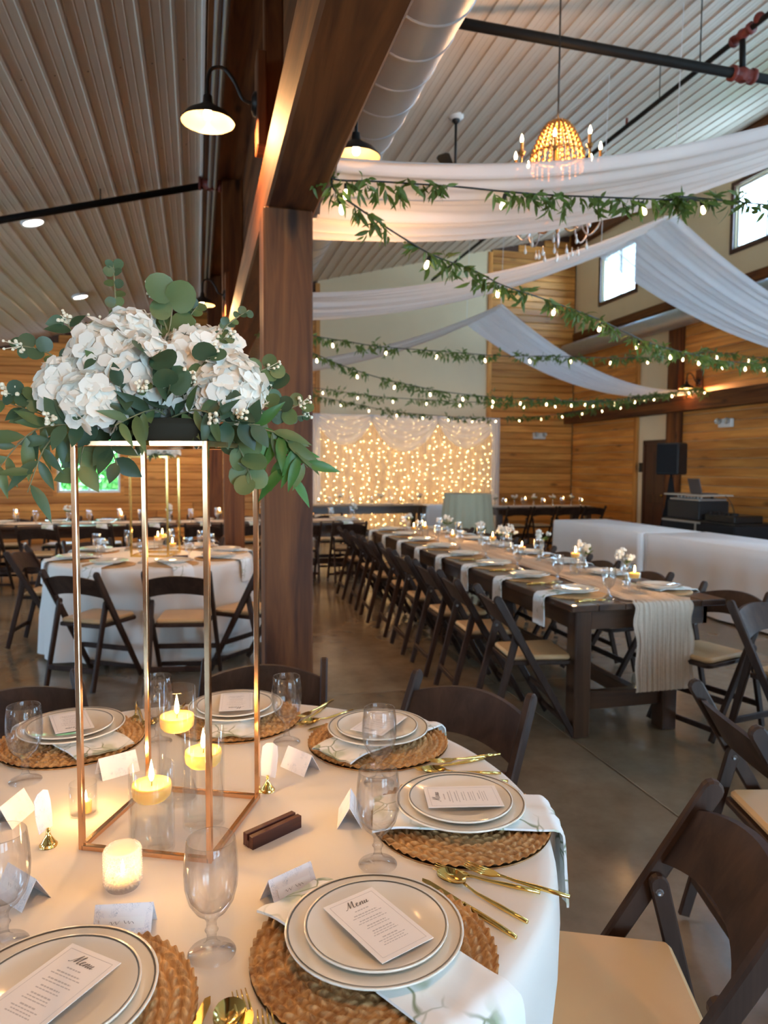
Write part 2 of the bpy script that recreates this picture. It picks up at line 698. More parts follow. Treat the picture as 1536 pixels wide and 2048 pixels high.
PAPER = plain('menu_paper', (.84, .79, .75), .8, 0, .01, 10)
INK = plain('grey_ink', (.16, .14, .13), .8)
INK2 = plain('pale_grey_ink', (.50, .46, .44), .8)
PLATE = plain('ivory_china', (.80, .74, .63), .12, 0, .01, 8, coat=.5)
RIMLINE = plain('grey_rim_line', (.16, .14, .11), .3, .3)
STRAW = wood('woven_water_hyacinth', (.30, .14, .045), (.66, .40, .17), 0, 70, .75, .3, 0, .06)
GOLDCOPPER = plain('rose_gold_metal', (.86, .50, .27), .14, 1.0, .05, 8)
GOLD = plain('polished_gold_metal', (.88, .62, .20), .13, 1.0, .04, 8)
SEAT = plain('tan_vinyl_seat', (.58, .37, .18), .42, 0, .06, 9, .03, objvar=.08)
WAX = NT('candle_wax')
WAX.set(Base_Color=(.97, .50, .13, 1), Roughness=.45)
WAX.b.inputs['Subsurface Weight'].default_value = .6
WAX.b.inputs['Subsurface Radius'].default_value = (.03, .016, .006)
WAX = WAX.m
WICK = plain('candle_wick', (.03, .02, .015), .9)
GLASS = blend_glass('goblet_glass', 1.46, .90, .02, .85, .62)
VASE = thin_glass('vase_glass', (.995, 1, .995), .04, .55)
FARGLASS = thin_glass('far_goblet_glass', (.97, .98, .98), .34, 1.0, .10)
HOB = sheer('hobnail_glass', (.90, .84, .76), .72, .6)
WATER = blend_glass('water', 1.33, .97, .008, .12)
CRYSTAL = plain('pearl_drop', (.84, .80, .76), .12, 0, .02, 9, coat=.6)
AMBER = plain('amber_beads', (.55, .27, .08), .18, .6, .2, 30)
SCROLL = plain('rosy_glass_scroll', (.52, .42, .38), .15, .2, .1, 20, coat=.5)
PANE = thin_glass('window_pane', (.96, .98, .98), .04, .5)
WHITEFRAME = plain('white_window_frame', (.80, .79, .76), .4)
PETAL = plain('white_petal', (.95, .90, .80), .7, 0, .04, 40, trans=.30)
LEAF = [plain('eucalyptus_leaf_%d' % i, c, .45, 0, .18, 26, trans=.22, objvar=.22) for i, c in enumerate([(.075, .125, .060), (.045, .085, .040), (.115, .165, .060), (.055, .17, .030)])]
BUD = plain('cream_bud', (.82, .76, .58), .7)
STEM = plain('plant_stem', (.20, .19, .09), .6)
GLEAF = plain('garland_leaf', (.105, .165, .030), .45, 0, .25, 40, trans=.35, objvar=.3)
WIRE = plain('dark_wire', (.015, .014, .010), .5)
BLACKCLOTH = plain('black_cloth', (.006, .007, .010), .9)
SPEAKERBLACK = plain('speaker_grille', (.010, .013, .017), .55)
OUTLEAF = plain('outdoor_foliage', (.16, .38, .08), .7, 0, .5, 6, trans=.2)
GRASS = plain('lawn_grass', (.12, .26, .05), .9, 0, .3, 4)

for _m in ('candle_flame', 'warm_bulb', 'downlight_lens'):
    MATS[_m].cycles.emission_sampling = 'NONE'

# ================================================================== STRUCTURE
XL, XR, YN, YF = -6.5, 8.3, -6.0, 14.8


def ceil_aisle(x):
    return 4.63 + .27 * x


def ceil_nave(x):
    return 4.70 + .245 * x


# ---- floor: polished concrete slabs with sawn control joints
floor = obj('floor', MB().box((XL - .1, YN - .1, -.2), (XR + .1, YF + .1, -.012)), JOINT, kind='structure')
tag(floor, 'polished brown concrete floor with sawn joints')
_xs = [XL, -2.57, 2.0, 6.57, XR]
_ys = [YN, -4.59, -.02, 4.55, 9.12, 13.69, YF]
for i in range(len(_xs) - 1):
    for j in range(len(_ys) - 1):
        a, b, c, d = _xs[i], _xs[i + 1], _ys[j], _ys[j + 1]
        g = .004
        obj('slab', MB().box((-(b - a) / 2 + g, -(d - c) / 2 + g, -.012), ((b - a) / 2 - g, (d - c) / 2 - g, 0), .002), CONCRETE, floor, ((a + b) / 2, (c + d) / 2, 0))

_plank_cache = {}


def plank(parent, axis, a, b, fixed, z0, h, thick=.022, sign=-1, mats=PINE):
    """one horizontal board from a to b along axis ('x' or 'y') on the plane `fixed`, proud by thick"""
    L = round(b - a, 3)
    if L < .05:
        return
    key = (axis, L, round(h, 4), mats is PINE)
    if key not in _plank_cache:
        g = .003
        if axis == 'x':
            mb = MB().box((-L / 2 + g, -thick / 2, -h / 2 + g), (L / 2 - g, thick / 2, h / 2 - g), .010)
        else:
            mb = MB().box((-thick / 2, -L / 2 + g, -h / 2 + g), (thick / 2, L / 2 - g, h / 2 - g), .010)
        me = mb.mesh('plank')
        me.materials.append(mats[0 if axis == 'x' else 1])
        _plank_cache[key] = me
    c = (a + b) / 2
    loc = (c, fixed + sign * thick / 2, z0 + h / 2) if axis == 'x' else (fixed + sign * thick / 2, c, z0 + h / 2)
    return obj('plank', _plank_cache[key], None, parent, loc)


# ---- far end wall with plank cladding, a cream panel behind the backdrop and one aisle window
WX0, WX1, WZ0, WZ1 = -2.60, -1.46, .97, 2.12
wb = MB()
wb.box((XL, YF, 0), (WX0, YF + .15, ceil_aisle(WX0)))
wb.box((WX1, YF, 0), (XR + .2, YF + .15, 7.2))
wb.box((WX0, YF, 0), (WX1, YF + .15, WZ0))
wb.box((WX0, YF, WZ1), (WX1, YF + .15, 5))
wall_back = obj('wall_back', wb, TRIMBROWN, kind='structure')
tag(wall_back, 'far end wall clad in orange pine boards')
H_ = .152
for k in range(32):
    z = k * H_
    zt = z + H_
    # aisle and left of the cream panel
    x_from = max(XL, (zt - 4.63) / .27)
    if x_from < 2.0:
        cut = random.uniform(-.9, .6)
        spans = [(x_from, cut), (cut, 2.42)] if x_from < cut - .4 else [(x_from, 2.42)]
        if zt > WZ0 - .05 and z < WZ1 + .05:
            spans = [(x_from, WX0 - .06), (WX1 + .06, 2.42)]
        for a, b in spans:
            plank(wall_back, 'x', a, b, YF, z, H_)
for k in range(44):
    z = k * H_
    a = max(6.22, (z + H_ - 4.70) / .245)
    if a < XR - .1:
        plank(wall_back, 'x', a, XR - .02, YF, z, H_)
cp = MB().box((2.42, YF - .012, 0), (6.22, YF, 5.0))
cp.add([(2.42, YF - .012, 5.0), (6.22, YF - .012, 5.0), (6.22, YF - .012, ceil_nave(6.22)), (2.42, YF - .012, ceil_nave(2.42))], [(0, 1, 2, 3)])
obj('painted_panel', cp, CREAM, wall_back)
for x in (2.42, 6.22):
    obj('corner_board', MB().box((x - .05, YF - .045, 0), (x + .05, YF - .002, ceil_nave(x) - .05), .006), PINE[2], wall_back)

win_n = [0]


def window(label, axis, lo, hi, z0, z1, plane, depth, casing_mat, frame_mat, inward, mullion=True):
    """framed window in a wall opening; axis is the wall's run; plane the inner face; depth outward"""
    win_n[0] += 1
    w = thing('window_%d' % win_n[0], label, None, kind='structure')
    del_cat = w

    def bx(a0, a1, d0, d1, b0, b1, c=.004):
        m = MB()
        if axis == 'x':
            m.box((a0, plane - inward * d0, b0), (a1, plane - inward * d1, b1), c)
        else:
            m.box((plane - inward * d0, a0, b0), (plane - inward * d1, a1, b1), c)
        return m
    t = .07
    for a0, a1, b0, b1 in ((lo - t, lo, z0 - t, z1 + t), (hi, hi + t, z0 - t, z1 + t), (lo, hi, z1, z1 + t), (lo, hi, z0 - t, z0)):
        obj('casing', bx(a0, a1, -.026, .03, b0, b1), casing_mat, w)
    f = .045
    for a0, a1, b0, b1 in ((lo, lo + f, z0, z1), (hi - f, hi, z0, z1), (lo + f, hi - f, z1 - f, z1), (lo + f, hi - f, z0, z0 + f)):
        obj('sash_frame', bx(a0, a1, .05, .10, b0, b1), frame_mat, w)
    if mullion:
        mid = (lo + hi) / 2
        obj('mullion', bx(mid - .02, mid + .02, .055, .095, z0 + f, z1 - f), frame_mat, w)
        panes = [(lo + f, mid - .02), (mid + .02, hi - f)]
    else:
        panes = [(lo + f, hi - f)]
    for a, b in panes:
        obj('pane', bx(a, b, .072, .078, z0 + f, z1 - f, 0), PANE, w)
    mid, zc = (lo + hi) / 2, (z0 + z1) / 2
    if axis == 'x':
        portal((mid, plane - inward * .13, zc), (0, inward, 0), hi - lo, z1 - z0)
    else:
        portal((plane - inward * .13, mid, zc), (inward, 0, 0), hi - lo, z1 - z0)
    return w


window('white framed window in the pine end wall with greenery outside', 'x', WX0, WX1, WZ0, WZ1, YF, .1, PINE[0], WHITEFRAME, -1)

# ---- right side wall: pine cladding, cream bay with a door, clerestory above
CZ0, CZ1 = 4.99, 5.97
CW = [(12.5, 13.74), (8.62, 9.86), (4.74, 5.98), (.86, 2.10), (-3.02, -1.78)]
LW = [(.6, 2.0), (3.6, 5.0), (-3.4, -2.0)]
wr = MB()
wr.box((XR, YN, CZ1), (XR + .16, YF, 7.2))
edges = sorted(CW)
yy = YN
for a, b in edges:
    wr.box((XR, yy, 4.45), (XR + .16, a, CZ1))
    wr.box((XR, a, 4.45), (XR + .16, b, CZ0))
    yy = b
wr.box((XR, yy, 4.45), (XR + .16, YF, CZ1))
yy = YN
for a, b in sorted(LW):
    wr.box((XR, yy, 0), (XR + .16, a, 4.45))
    wr.box((XR, a, 0), (XR + .16, b, .95))
    wr.box((XR, a, 2.15), (XR + .16, b, 4.45))
    yy = b
wr.box((XR, yy, 0), (XR + .16, YF, 4.45))
wall_right = obj('wall_right', wr, CREAM, kind='structure')
tag(wall_right, 'side wall of pine boards below a cream clerestory with small windows')
for i, (a, b) in enumerate(CW[:2]):
    window(['high clerestory window close to the end wall above the drape', 'high clerestory window beside the leafy garland'][i], 'y', a, b, CZ0, CZ1, XR, .1, TRIMBROWN, WHITEFRAME, -1)
for i, (a, b) in enumerate(CW[2:]):
    window('clerestory window over the side wall, %s beyond the view' % ORD[i], 'y', a, b, CZ0, CZ1, XR, .1, TRIMBROWN, WHITEFRAME, -1)
for i, (a, b) in enumerate(LW):
    window('low side wall window, %s beyond the view' % ORD[i], 'y', a, b, .95, 2.15, XR, .1, PINE[1], WHITEFRAME, -1)
for k in range(29):
    z = k * H_
    plank(wall_right, 'y', 12.36, YF - .03, XR, z, H_)
    if z + H_ > .85 and z < 2.25:
        plank(wall_right, 'y', 5.1, 10.94, XR, z, H_)
    else:
        plank(wall_right, 'y', 4.2, 10.94, XR, z, H_)
trim_n = [0]


def trim(a, b, label, m=None, c=.006):
    trim_n[0] += 1
    ax = max(range(3), key=lambda i: abs(b[i] - a[i]))
    ctr = [(a[i] + b[i]) / 2 for i in range(3)]
    o = obj('trim_%d' % trim_n[0], MB().box([a[i] - ctr[i] for i in range(3)], [b[i] - ctr[i] for i in range(3)], c), (m or DARKWOOD)[ax], None, ctr, kind='structure')
    return tag(o, label)


trim((XR - .06, YN, 4.36), (XR, YF, 4.52), 'dark horizontal trim board under the clerestory')
trim((XR - .16, YN, 6.42), (XR, YF, 6.74), 'dark timber plate along the top of the clerestory')
trim((XR - .05, 12.24, 0), (XR, 12.36, 4.36), 'pine corner board beside the cream bay', PINE)
trim((XR - .14, 10.94, 0), (XR, 11.24, 4.36), 'dark timber post beside the cream door bay')
trim((XR - .24, YN, 2.49), (XR - .0005, YF - .02, 2.76), 'long dark timber beam along the pine side wall')
trim((XL, YF - .03, 0), (2.4, YF - .0221, .14), 'pine baseboard at the foot of the end wall', PINE)

door = thing('door_1', 'dark brown panelled door in the cream bay behind the speaker', None, (XR, 0, 0), 0, kind='structure')
obj('door_frame', MB().box((-.04, 11.27, 0), (-.002, 11.34, 2.02)).box((-.04, 11.98, 0), (-.002, 12.05, 2.02)).box((-.04, 11.27, 1.95), (-.002, 12.05, 2.03)), DOORWOOD, door)
dl = obj('door_leaf', MB().box((-.025, 11.34, .01), (-.003, 11.98, 1.95), .004), DOORWOOD, door)
for z0, z1 in ((.2, .85), (1.0, 1.8)):
    for y0, y1 in ((11.40, 11.63), (11.69, 11.92)):
        obj('door_panel', MB().box((-.034, y0, z0), (-.025, y1, z1), .008), DOORWOOD, dl)
obj('door_knob', MB().blob((-.06, 11.41, 1.0), .028), GOLD, dl)

# ---- left side wall (daylight side) and wall behind the camera
AW = [(-4.4, -3.2), (-.6, .6), (3.2, 4.4), (7.0, 8.2), (10.8, 12.0)]
wl = MB()
yy = YN
for a, b in AW:
    wl.box((XL - .16, yy, 0), (XL, a, 3.0))
    wl.box((XL - .16, a, 0), (XL, b, .97))
    wl.box((XL - .16, a, 2.2), (XL, b, 3.0))
    yy = b
wl.box((XL - .16, yy, 0), (XL, YF, 3.0))
wall_left = obj('wall_left', wl, PINE[1], kind='structure')
tag(wall_left, 'low pine side wall of the aisle')
for i, (a, b) in enumerate(AW):
    window('aisle side window, %s along the low wall' % ORD[i], 'y', a, b, .97, 2.2, XL, .1, PINE[1], WHITEFRAME, 1)
wf = MB()
FD = [(1.2, 3.0), (3.6, 5.4)]
wf.box((XL, YN - .16, 0), (1.2, YN, 7.2)).box((3.0, YN - .16, 0), (3.6, YN, 7.2)).box((5.4, YN - .16, 0), (XR + .2, YN, 7.2)).box((1.2, YN - .16, 2.4), (3.0, YN, 7.2)).box((3.6, YN - .16, 2.4), (5.4, YN, 7.2))
wall_front = obj('wall_front', wf, PINE[0], kind='structure')
tag(wall_front, 'pine entrance wall with glazed doors')
for i, (a, b) in enumerate(FD):
    window('glazed entrance door, %s of the pair' % ORD[i], 'x', a, b, .05, 2.4, YN, .1, DARKWOOD[0], WHITEFRAME, 1)


# ---- ribbed metal ceilings: one sheet per panel
def sheet(parent, x0, x1, fz, y0, y1):
    """liner panel: flat pans with raised ribs every 229 mm, running the length of the hall"""
    n = max(1, round((x1 - x0) / .2286))
    w = (x1 - x0) / n
    prof = []
    for k in range(n):
        b = x0 + k * w
        for dx, dz in ((.0, 0), (.010, -.015), (.030, -.015), (.040, 0), (.098, 0), (.104, -.0025), (.112, 0), (.162, 0), (.168, -.0025), (.176, 0)):
            prof.append((b + dx * w / .2286, dz))
    prof.append((x1, 0))
    ctr = Vector(((x0 + x1) / 2, (y0 + y1) / 2, fz((x0 + x1) / 2)))
    vs, fs = [], []
    for y in (y0, y1):
        for x, dz in prof:
            vs.append((x - ctr.x, y - ctr.y, fz(x) + dz - ctr.z))
    m = len(prof)
    for i in range(m - 1):
        fs.append((i, m + i, m + i + 1, i + 1))
    mb = MB().add(vs, fs)
    return obj('ceiling_panel', mb, CEIL, parent, ctr)


ceiling = obj('ceiling', MB().add([(XL - .2, YN - .2, ceil_aisle(XL - .2) + .12), (.3, YN - .2, ceil_aisle(.3) + .16), (.3, YF + .2, ceil_aisle(.3) + .16), (XL - .2, YF + .2, ceil_aisle(XL - .2) + .12), (XR + .2, YN - .2, ceil_nave(XR + .2) + .12), (XR + .2, YF + .2, ceil_nave(XR + .2) + .12)], [(0, 1, 2, 3), (1, 4, 5, 2)]), TRIMBROWN, kind='structure')
tag(ceiling, 'sloping ceiling of ribbed off-white metal sheets')
PW = .9144
x = .08
while x > XL:
    sheet(ceiling, x - PW, x, ceil_aisle, YN, YF)
    x -= PW
x = .56
while x < XR - .2:
    sheet(ceiling, x, min(x + PW, XR), ceil_nave, YN, YF)
    x += PW
sc = MB()
for yrow in (2.3, 2.95, 4.4, 5.9, 7.4):
    for k in range(26):
        b = .08 - k * .2286
        for dx in (-.03, .075) if yrow in (2.3,) else (.075,):
            xx = b + dx - .2286
            sc.lathe([(0, -.004), (.0055, -.003), (.0065, .001)], 6, Matrix.Translation((xx, yrow, ceil_aisle(xx))))
obj('screw_heads', sc, BLACKMETAL, ceiling, kind='stuff')
obj('edge_trim', MB().bar((.075, YN, ceil_aisle(.07) - .02), (.075, YF, ceil_aisle(.07) - .02), .03, .05, .004), WHITEPLASTIC, ceiling)

# ---- timber frame between aisle and nave
trim((.32, YN, 2.70), (.555, YF - .03, 2.985), 'deep stained timber beam running the length of the hall', c=.012)
trim((.10, YN, 4.56), (.54, YF - .03, 4.90), 'dark timber header where the aisle ceiling ends')
trim((.50, YN, 2.99), (.53, YF - .03, 4.56), 'dark boarded face above the timber beam')


def post(name, x0, x1, y0, y1, z0, z1, label):
    c = ((x0 + x1) / 2, (y0 + y1) / 2, z0)
    o = obj(name, MB().box((x0 - c[0], y0 - c[1], 0), (x1 - c[0], y1 - c[1], z1 - z0), .008), DARKWOOD[2], None, c, kind='structure')
    return tag(o, label)


post('timber_post', .305, .535, 3.40, 3.63, 0, 2.70, 'thick stained timber post with knots behind the near table')
post('timber_post', .28, .50, 8.0, 8.22, 0, 4.56, 'stained timber post farther along the beam beside the long row of tables')
post('timber_post', .18, .40, 12.0, 12.22, 0, 4.56, 'distant timber post by the end wall window')
post('timber_post', .28, .50, -4.2, -3.98, 0, 4.56, 'timber post by the entrance')
trim((.335, 3.66, 2.99), (.43, 3.72, 4.56), 'narrow upright board above the beam behind the lamp')

# ---- round ducts
def duct(label, x, z, r, y0, y1, step):
    o = thing('air_duct', label, 'duct', (x, y0, z))
    rot = Matrix.Rotation(-PI / 2, 4, 'X')
    obj('duct_pipe', MB().lathe([(r, 0), (r, y1 - y0)], 40, rot), GALV, o)
    ring = MB().lathe([(r, -.012), (r + .006, -.005), (r + .006, .005), (r, .012)], 40, rot).mesh('duct_seam')
    ring.materials.append(GALV)
    k = step
    while k < y1 - y0:
        obj('duct_seam', ring, None, o, (0, k, 0))
        k += step
    return o


duct('large round spiral duct hanging beside the timber beam', 1.06, 3.80, .25, YN + .3, YF - .2, .30)
duct('round galvanised duct along the side wall under the clerestory', 7.98, 4.07, .165, YN + .3, YF - .2, 1.6)

# ---- sprinkler pipes
def fitting(parent, p, axis, r=.05):
    o = MB()
    d = Vector((1, 0, 0)) if axis == 'x' else Vector((0, 1, 0))
    p = Vector(p)
    o.tube([p - d * .11, p + d * .11], r, 10)
    o.tube([p - d * .12, p - d * .09], r * 1.25, 10)
    o.tube([p + d * .12, p + d * .09], r * 1.25, 10)
    o.blob(p, r * 1.25)
    return obj('pipe_fitting', o, REDFIT, parent)


pm = at(932, 45, Z=5.1)
Ym = pm.y
pr = at(1485, 150, Y=Ym)
zm = pr.z
ub = at(1485, 70, Y=Ym)
main = thing('sprinkler_main', 'thick black sprinkler pipe crossing under the nave ceiling', 'pipe', (0, 0, 0))
obj('pipe_run', MB().tube([(1.0, Ym, pm.z), (pr.x, Ym, zm), (XR - .1, Ym, zm - .02)], .042, 12), BLACKPIPE, main)
fitting(main, pr, 'x', .055)
obj('riser', MB().tube([pr, ub], .028, 10), BLACKPIPE, main)
for xx in (pr.x - .45, pr.x - 3.0, pr.x + 1.4):
    obj('hanger_rod', MB().tube([(xx, Ym, zm + .03), (xx, Ym, ceil_nave(xx))], .006, 6), BLACKMETAL, main)
branch = thing('sprinkler_branch', 'thin black sprinkler pipe running down the nave with red fittings', 'pipe', (0, 0, 0))
obj('pipe_run', MB().tube([(ub.x, YN + .4, ub.z), (ub.x, YF - .3, ub.z)], .026, 10), BLACKPIPE, branch)
fitting(branch, (ub.x, Ym, ub.z), 'y', .042)
obj('elbow', MB().blob((ub.x, Ym - .2, ub.z + .03), .05), REDFIT, branch)
for yy in (Ym - 2, Ym + 1.2, Ym + 3.4, Ym + 5.6):
    obj('hanger_rod', MB().tube([(ub.x, yy, ub.z), (ub.x, yy, ceil_nave(ub.x))], .005, 6), BLACKMETAL, branch)
    obj('sprinkler_head', MB().tube([(ub.x, yy + .6, ub.z), (ub.x, yy + .6, ub.z + .09)], .014, 8), REDFIT, branch)
aisle_p = thing('sprinkler_pipe', 'black sprinkler pipe sloping under the aisle ceiling', 'pipe', (0, 0, 0))
obj('pipe_run', MB().tube([(XL + .2, 8.15, ceil_aisle(XL + .2) - .16), (.17, 8.15, ceil_aisle(.17) - .14)], .036, 12), BLACKPIPE, aisle_p)
fitting(aisle_p, (.16, 8.15, ceil_aisle(.16) - .14), 'x', .055)
obj('elbow', MB().tube([(.16, 8.15, ceil_aisle(.16) - .14), (.17, 8.15, ceil_aisle(.16) + .05)], .04, 10), REDFIT, aisle_p)
for xx in (-.95, -3.0):
    obj('hanger_rod', MB().tube([(xx, 8.15, ceil_aisle(xx) - .16), (xx, 8.15, ceil_aisle(xx))], .006, 6), BLACKMETAL, aisle_p)
for i, xx in enumerate((.16, .215)):
    cd = obj('conduit', MB().tube([(xx, YN + .3, 4.50), (xx, YF - .2, 4.50)], .022, 8), GALV)
    tag(cd, ['metal conduit under the header beside the aisle ceiling edge', 'second metal conduit under the header closer to the beam'][i], 'conduit')

# ---- recessed ceiling discs
def aisle_hit(x, y):
    d = FWD + RIGHT * ((x - 768) / FPX) + UP * ((1024 - y) / FPX)
    t = (4.63 - EYE) / (d.z - .27 * d.x)
    return Vector((0, 0, EYE)) + d * t


for i, (x, y) in enumerate(((65, 440), (160, 590))):
    p = aisle_hit(x, y)
    o = thing('ceiling_light', ['warm round downlight beside the aisle sprinkler pipe', 'bright round downlight low on the aisle ceiling near the flowers'][i], 'ceiling light', p, 0, 'aisle downlights')
    tilt = (0, -math.atan(.27), 0)
    obj('trim_ring', MB().lathe([(.095, -.03), (.125, -.045), (.13, -.01), (.12, 0)], 28), WHITEPLASTIC, o, (0, 0, 0), tilt)
    obj('lens', MB().lathe([(0, -.040), (.05, -.040), (.098, -.034)], 28), DISC, o, (0, 0, 0), tilt)
    dl_ = bpy.data.lights.new('downlight_lamp', 'AREA')
    dl_.shape, dl_.size, dl_.energy, dl_.color = 'DISK', .16, 14, (1, .85, .68)
    dlo = bpy.data.objects.new('downlight_lamp', dl_)
    COL.objects.link(dlo)
    dlo.parent, dlo.location = o, (0, 0, -.055)

# ================================================================== FIXTURES
def wall_lamp(side, y, label, power=None, bx=None, z=None):
    """barn style gooseneck lamp on the beam; side -1 = aisle side, +1 = nave side"""
    bx = bx or (.335 if side < 0 else .555)
    z = z or (3.30 if side < 0 else 3.27)
    o = thing('gooseneck_lamp', label, 'lamp', (bx, y, z), 0 if side < 0 else PI, 'barn lamps along the timber beam')
    power = power or (30 if side < 0 else 10)
    if side < 0:
        obj('mounting_block', MB().box((-.045, -.075, -.28), (0, .075, .16), .006), DARKWOOD[2], o)
        x0 = -.045
    else:
        obj('mounting_block', MB().box((-.03, -.075, -.32), (0, .075, .12), .006), DARKWOOD[2], o)
        x0 = -.03
    rot = Matrix.Translation((x0, 0, -.06)) @ Matrix.Rotation(-PI / 2, 4, 'Y')
    obj('back_plate', MB().lathe([(0, .022), (.03, .022), (.052, .012), (.056, 0)], 24, rot), BLACKMETAL, o)
    ex = x0 - .225
    obj('gooseneck', MB().tube(catmull([(x0, 0, -.06), (x0 - .06, 0, -.045), (x0 - .10, 0, .03), (x0 - .15, 0, .085), (x0 - .205, 0, .075), (ex, 0, .02), (ex, 0, -.07)], 6), .0085, 8), BLACKMETAL, o)
    sh = [(.020, .0), (.024, -.035), (.05, -.055), (.10, -.085), (.125, -.115), (.127, -.12)]
    obj('shade', MB().lathe(sh, 32), BLACKMETAL, o, (ex, 0, -.05))
    obj('shade_lining', MB().lathe([(r - .003, z_ - .0025) for r, z_ in sh[1:]], 32), SHADEIN, o, (ex, 0, -.05))
    obj('bulb', MB().lathe([(0, -.112), (.014, -.107), (.021, -.092), (.018, -.072), (.011, -.055), (.011, -.045)], 14), BULB, o, (ex, 0, -.05))
    point_light('lamp_light', (ex, 0, -.178), power, WARM, .014, o)
    return o


wall_lamp(-1, 3.6, 'lit barn lamp on a gooseneck, aisle side of the beam, above the flowers')
wall_lamp(-1, 7.6, 'distant barn lamp on the aisle side of the beam, peeping over the flowers')
wall_lamp(-1, 11.6, 'farthest barn lamp on the aisle side of the beam')
wall_lamp(-1, -.4, 'barn lamp on the aisle side of the beam behind the viewer')
wall_lamp(1, 3.72, 'lit barn lamp on the nave side of the beam beside the round duct')
wall_lamp(1, 7.72, 'barn lamp on the nave side of the beam hidden beyond the post')
wall_lamp(1, 11.72, 'farthest barn lamp on the nave side of the beam')
wall_lamp(1, -.28, 'barn lamp on the nave side of the beam behind the viewer')

for i_, y_ in enumerate((10.5, 6.5, 2.6, -1.4)):
    wall_lamp(-1, y_, 'barn lamp on the pine side wall above the %s' % ['end of the farthest drape', 'end of the middle drape', 'end of the wide drape', 'entrance side window'][i_], 26, XR - .023, 3.02)

# ---- ceiling fan
def nave_hit(x, y):
    d = FWD + RIGHT * ((x - 768) / FPX) + UP * ((1024 - y) / FPX)
    t = (4.70 - EYE) / (d.z - .245 * d.x)
    return Vector((0, 0, EYE)) + d * t


fp = nave_hit(912, 232)
fan = thing('ceiling_fan', 'ceiling fan on a long downrod behind the leafy garland', 'fan', fp)
obj('canopy', MB().lathe([(0, .02), (.085, .01), (.085, -.02), (.03, -.05), (0, -.05)], 24), WHITEPLASTIC, fan)
obj('hanger_cap', MB().lathe([(.045, -.02), (.045, -.06), (.015, -.09), (0, -.09)], 16), BLACKMETAL, fan)
obj('downrod', MB().tube([(0, 0, -.05), (0, 0, -.62)], .014, 10), BLACKMETAL, fan)
obj('motor_housing', MB().lathe([(0, -.58), (.05, -.60), (.11, -.64), (.12, -.70), (.08, -.76), (0, -.77)], 24), BLACKMETAL, fan)
for k in range(5):
    a = R(22 + 72 * k)
    m = Matrix.Rotation(a, 4, 'Z') @ Matrix.Rotation(R(12), 4, 'X')
    obj('blade', MB().prism([(.16, -.045), (.62, -.07), (.66, -.04), (.66, .04), (.62, .07), (.16, .045)], .008, 'z', 0, m), BLACKMETAL, fan, (0, 0, -.68))

# ---- chandelier
cp_ = at(1113, 400, Y=5.35)
ch = thing('chandelier', 'tiered chandelier with amber beads, candle bulbs and crystal drops', 'chandelier', (cp_.x, cp_.y, 0))
zt, zbulb = 4.27, 4.05
obj('hanging_rod', MB().tube([(0, 0, zt - .05), (0, 0, ceil_nave(cp_.x))], .007, 6), BLACKMETAL, ch)
obj('column', MB().lathe([(0, zt), (.02, zt - .02), (.03, zt - .1), (.012, zt - .2), (.03, zt - .4), (.015, zt - .55), (.05, zt - .7), (.03, zt - .8), (0, zt - .84)], 14), AMBER, ch)
obj('crown_hoop', MB().lathe([(.055, zt - .02), (.065, zt - .03), (.055, zt - .04)], 24), AMBER, ch)
obj('middle_hoop', MB().lathe([(.20, zt - .27), (.21, zt - .28), (.20, zt - .29)], 32), AMBER, ch)
for k in range(22):
    a = 2 * PI * k / 22
    mb = MB()
    for j in range(9):
        t = j / 8
        r = .06 + .145 * (t ** .75)
        z = zt - .03 - .25 * t ** 1.25
        mb.blob((r * math.cos(a), r * math.sin(a), z), (.015, .015, .018), 6, 4)
    for j in range(4):
        mb.blob((.205 * math.cos(a), .205 * math.sin(a), zt - .31 - .028 * j), (.010, .010, .014), 6, 4)
    obj('bead_strand', mb, AMBER, ch)
for k in range(8):
    a = 2 * PI * (k + .3) / 8
    ca, sa = math.cos(a), math.sin(a)
    P_ = lambda r, z: (r * ca, r * sa, z)
    rr = .36 if k % 2 == 0 else .33
    zz = zbulb - (.02 if k % 2 else .0)
    arm = obj('arm', MB().tube(catmull([P_(.02, zt - .72), P_(.12, zt - .84), P_(.24, zt - .78), P_(rr, zt - .58), P_(rr, zz - .13)], 5), .008, 6), AMBER, ch)
    obj('scroll', MB().tube(catmull([P_(.16, zt - .78), P_(.28, zt - .70), P_(.34, zt - .82), P_(.26, zt - .92), P_(.20, zt - .84), P_(.25, zt - .78)], 5), .007, 6), SCROLL, ch)
    obj('candle_cup', MB().lathe([(0, -.13), (.018, -.128), (.03, -.105), (.012, -.10), (.012, -.03), (0, -.03)], 10), AMBER, arm, P_(rr, zz))
    obj('bulb', MB().lathe([(0, .035), (.006, .02), (.013, -.005), (.009, -.03)], 8), BULB, arm, P_(rr, zz))
    for rad, zd in ((rr, zt - .70), (.24, zt - .95), (.13, zt - 1.0)):
        obj('crystal_drop', MB().lathe([(0, 0), (.004, -.012), (.004, -.03), (.013, -.055), (.011, -.072), (0, -.082)], 8), CRYSTAL, arm, P_(rad, zd))
point_light('chandelier_light', (0, 0, zbulb + .06), 42, WARM, .18, ch)

# ---- ceiling drapes
DP = (4.30, 3.86)


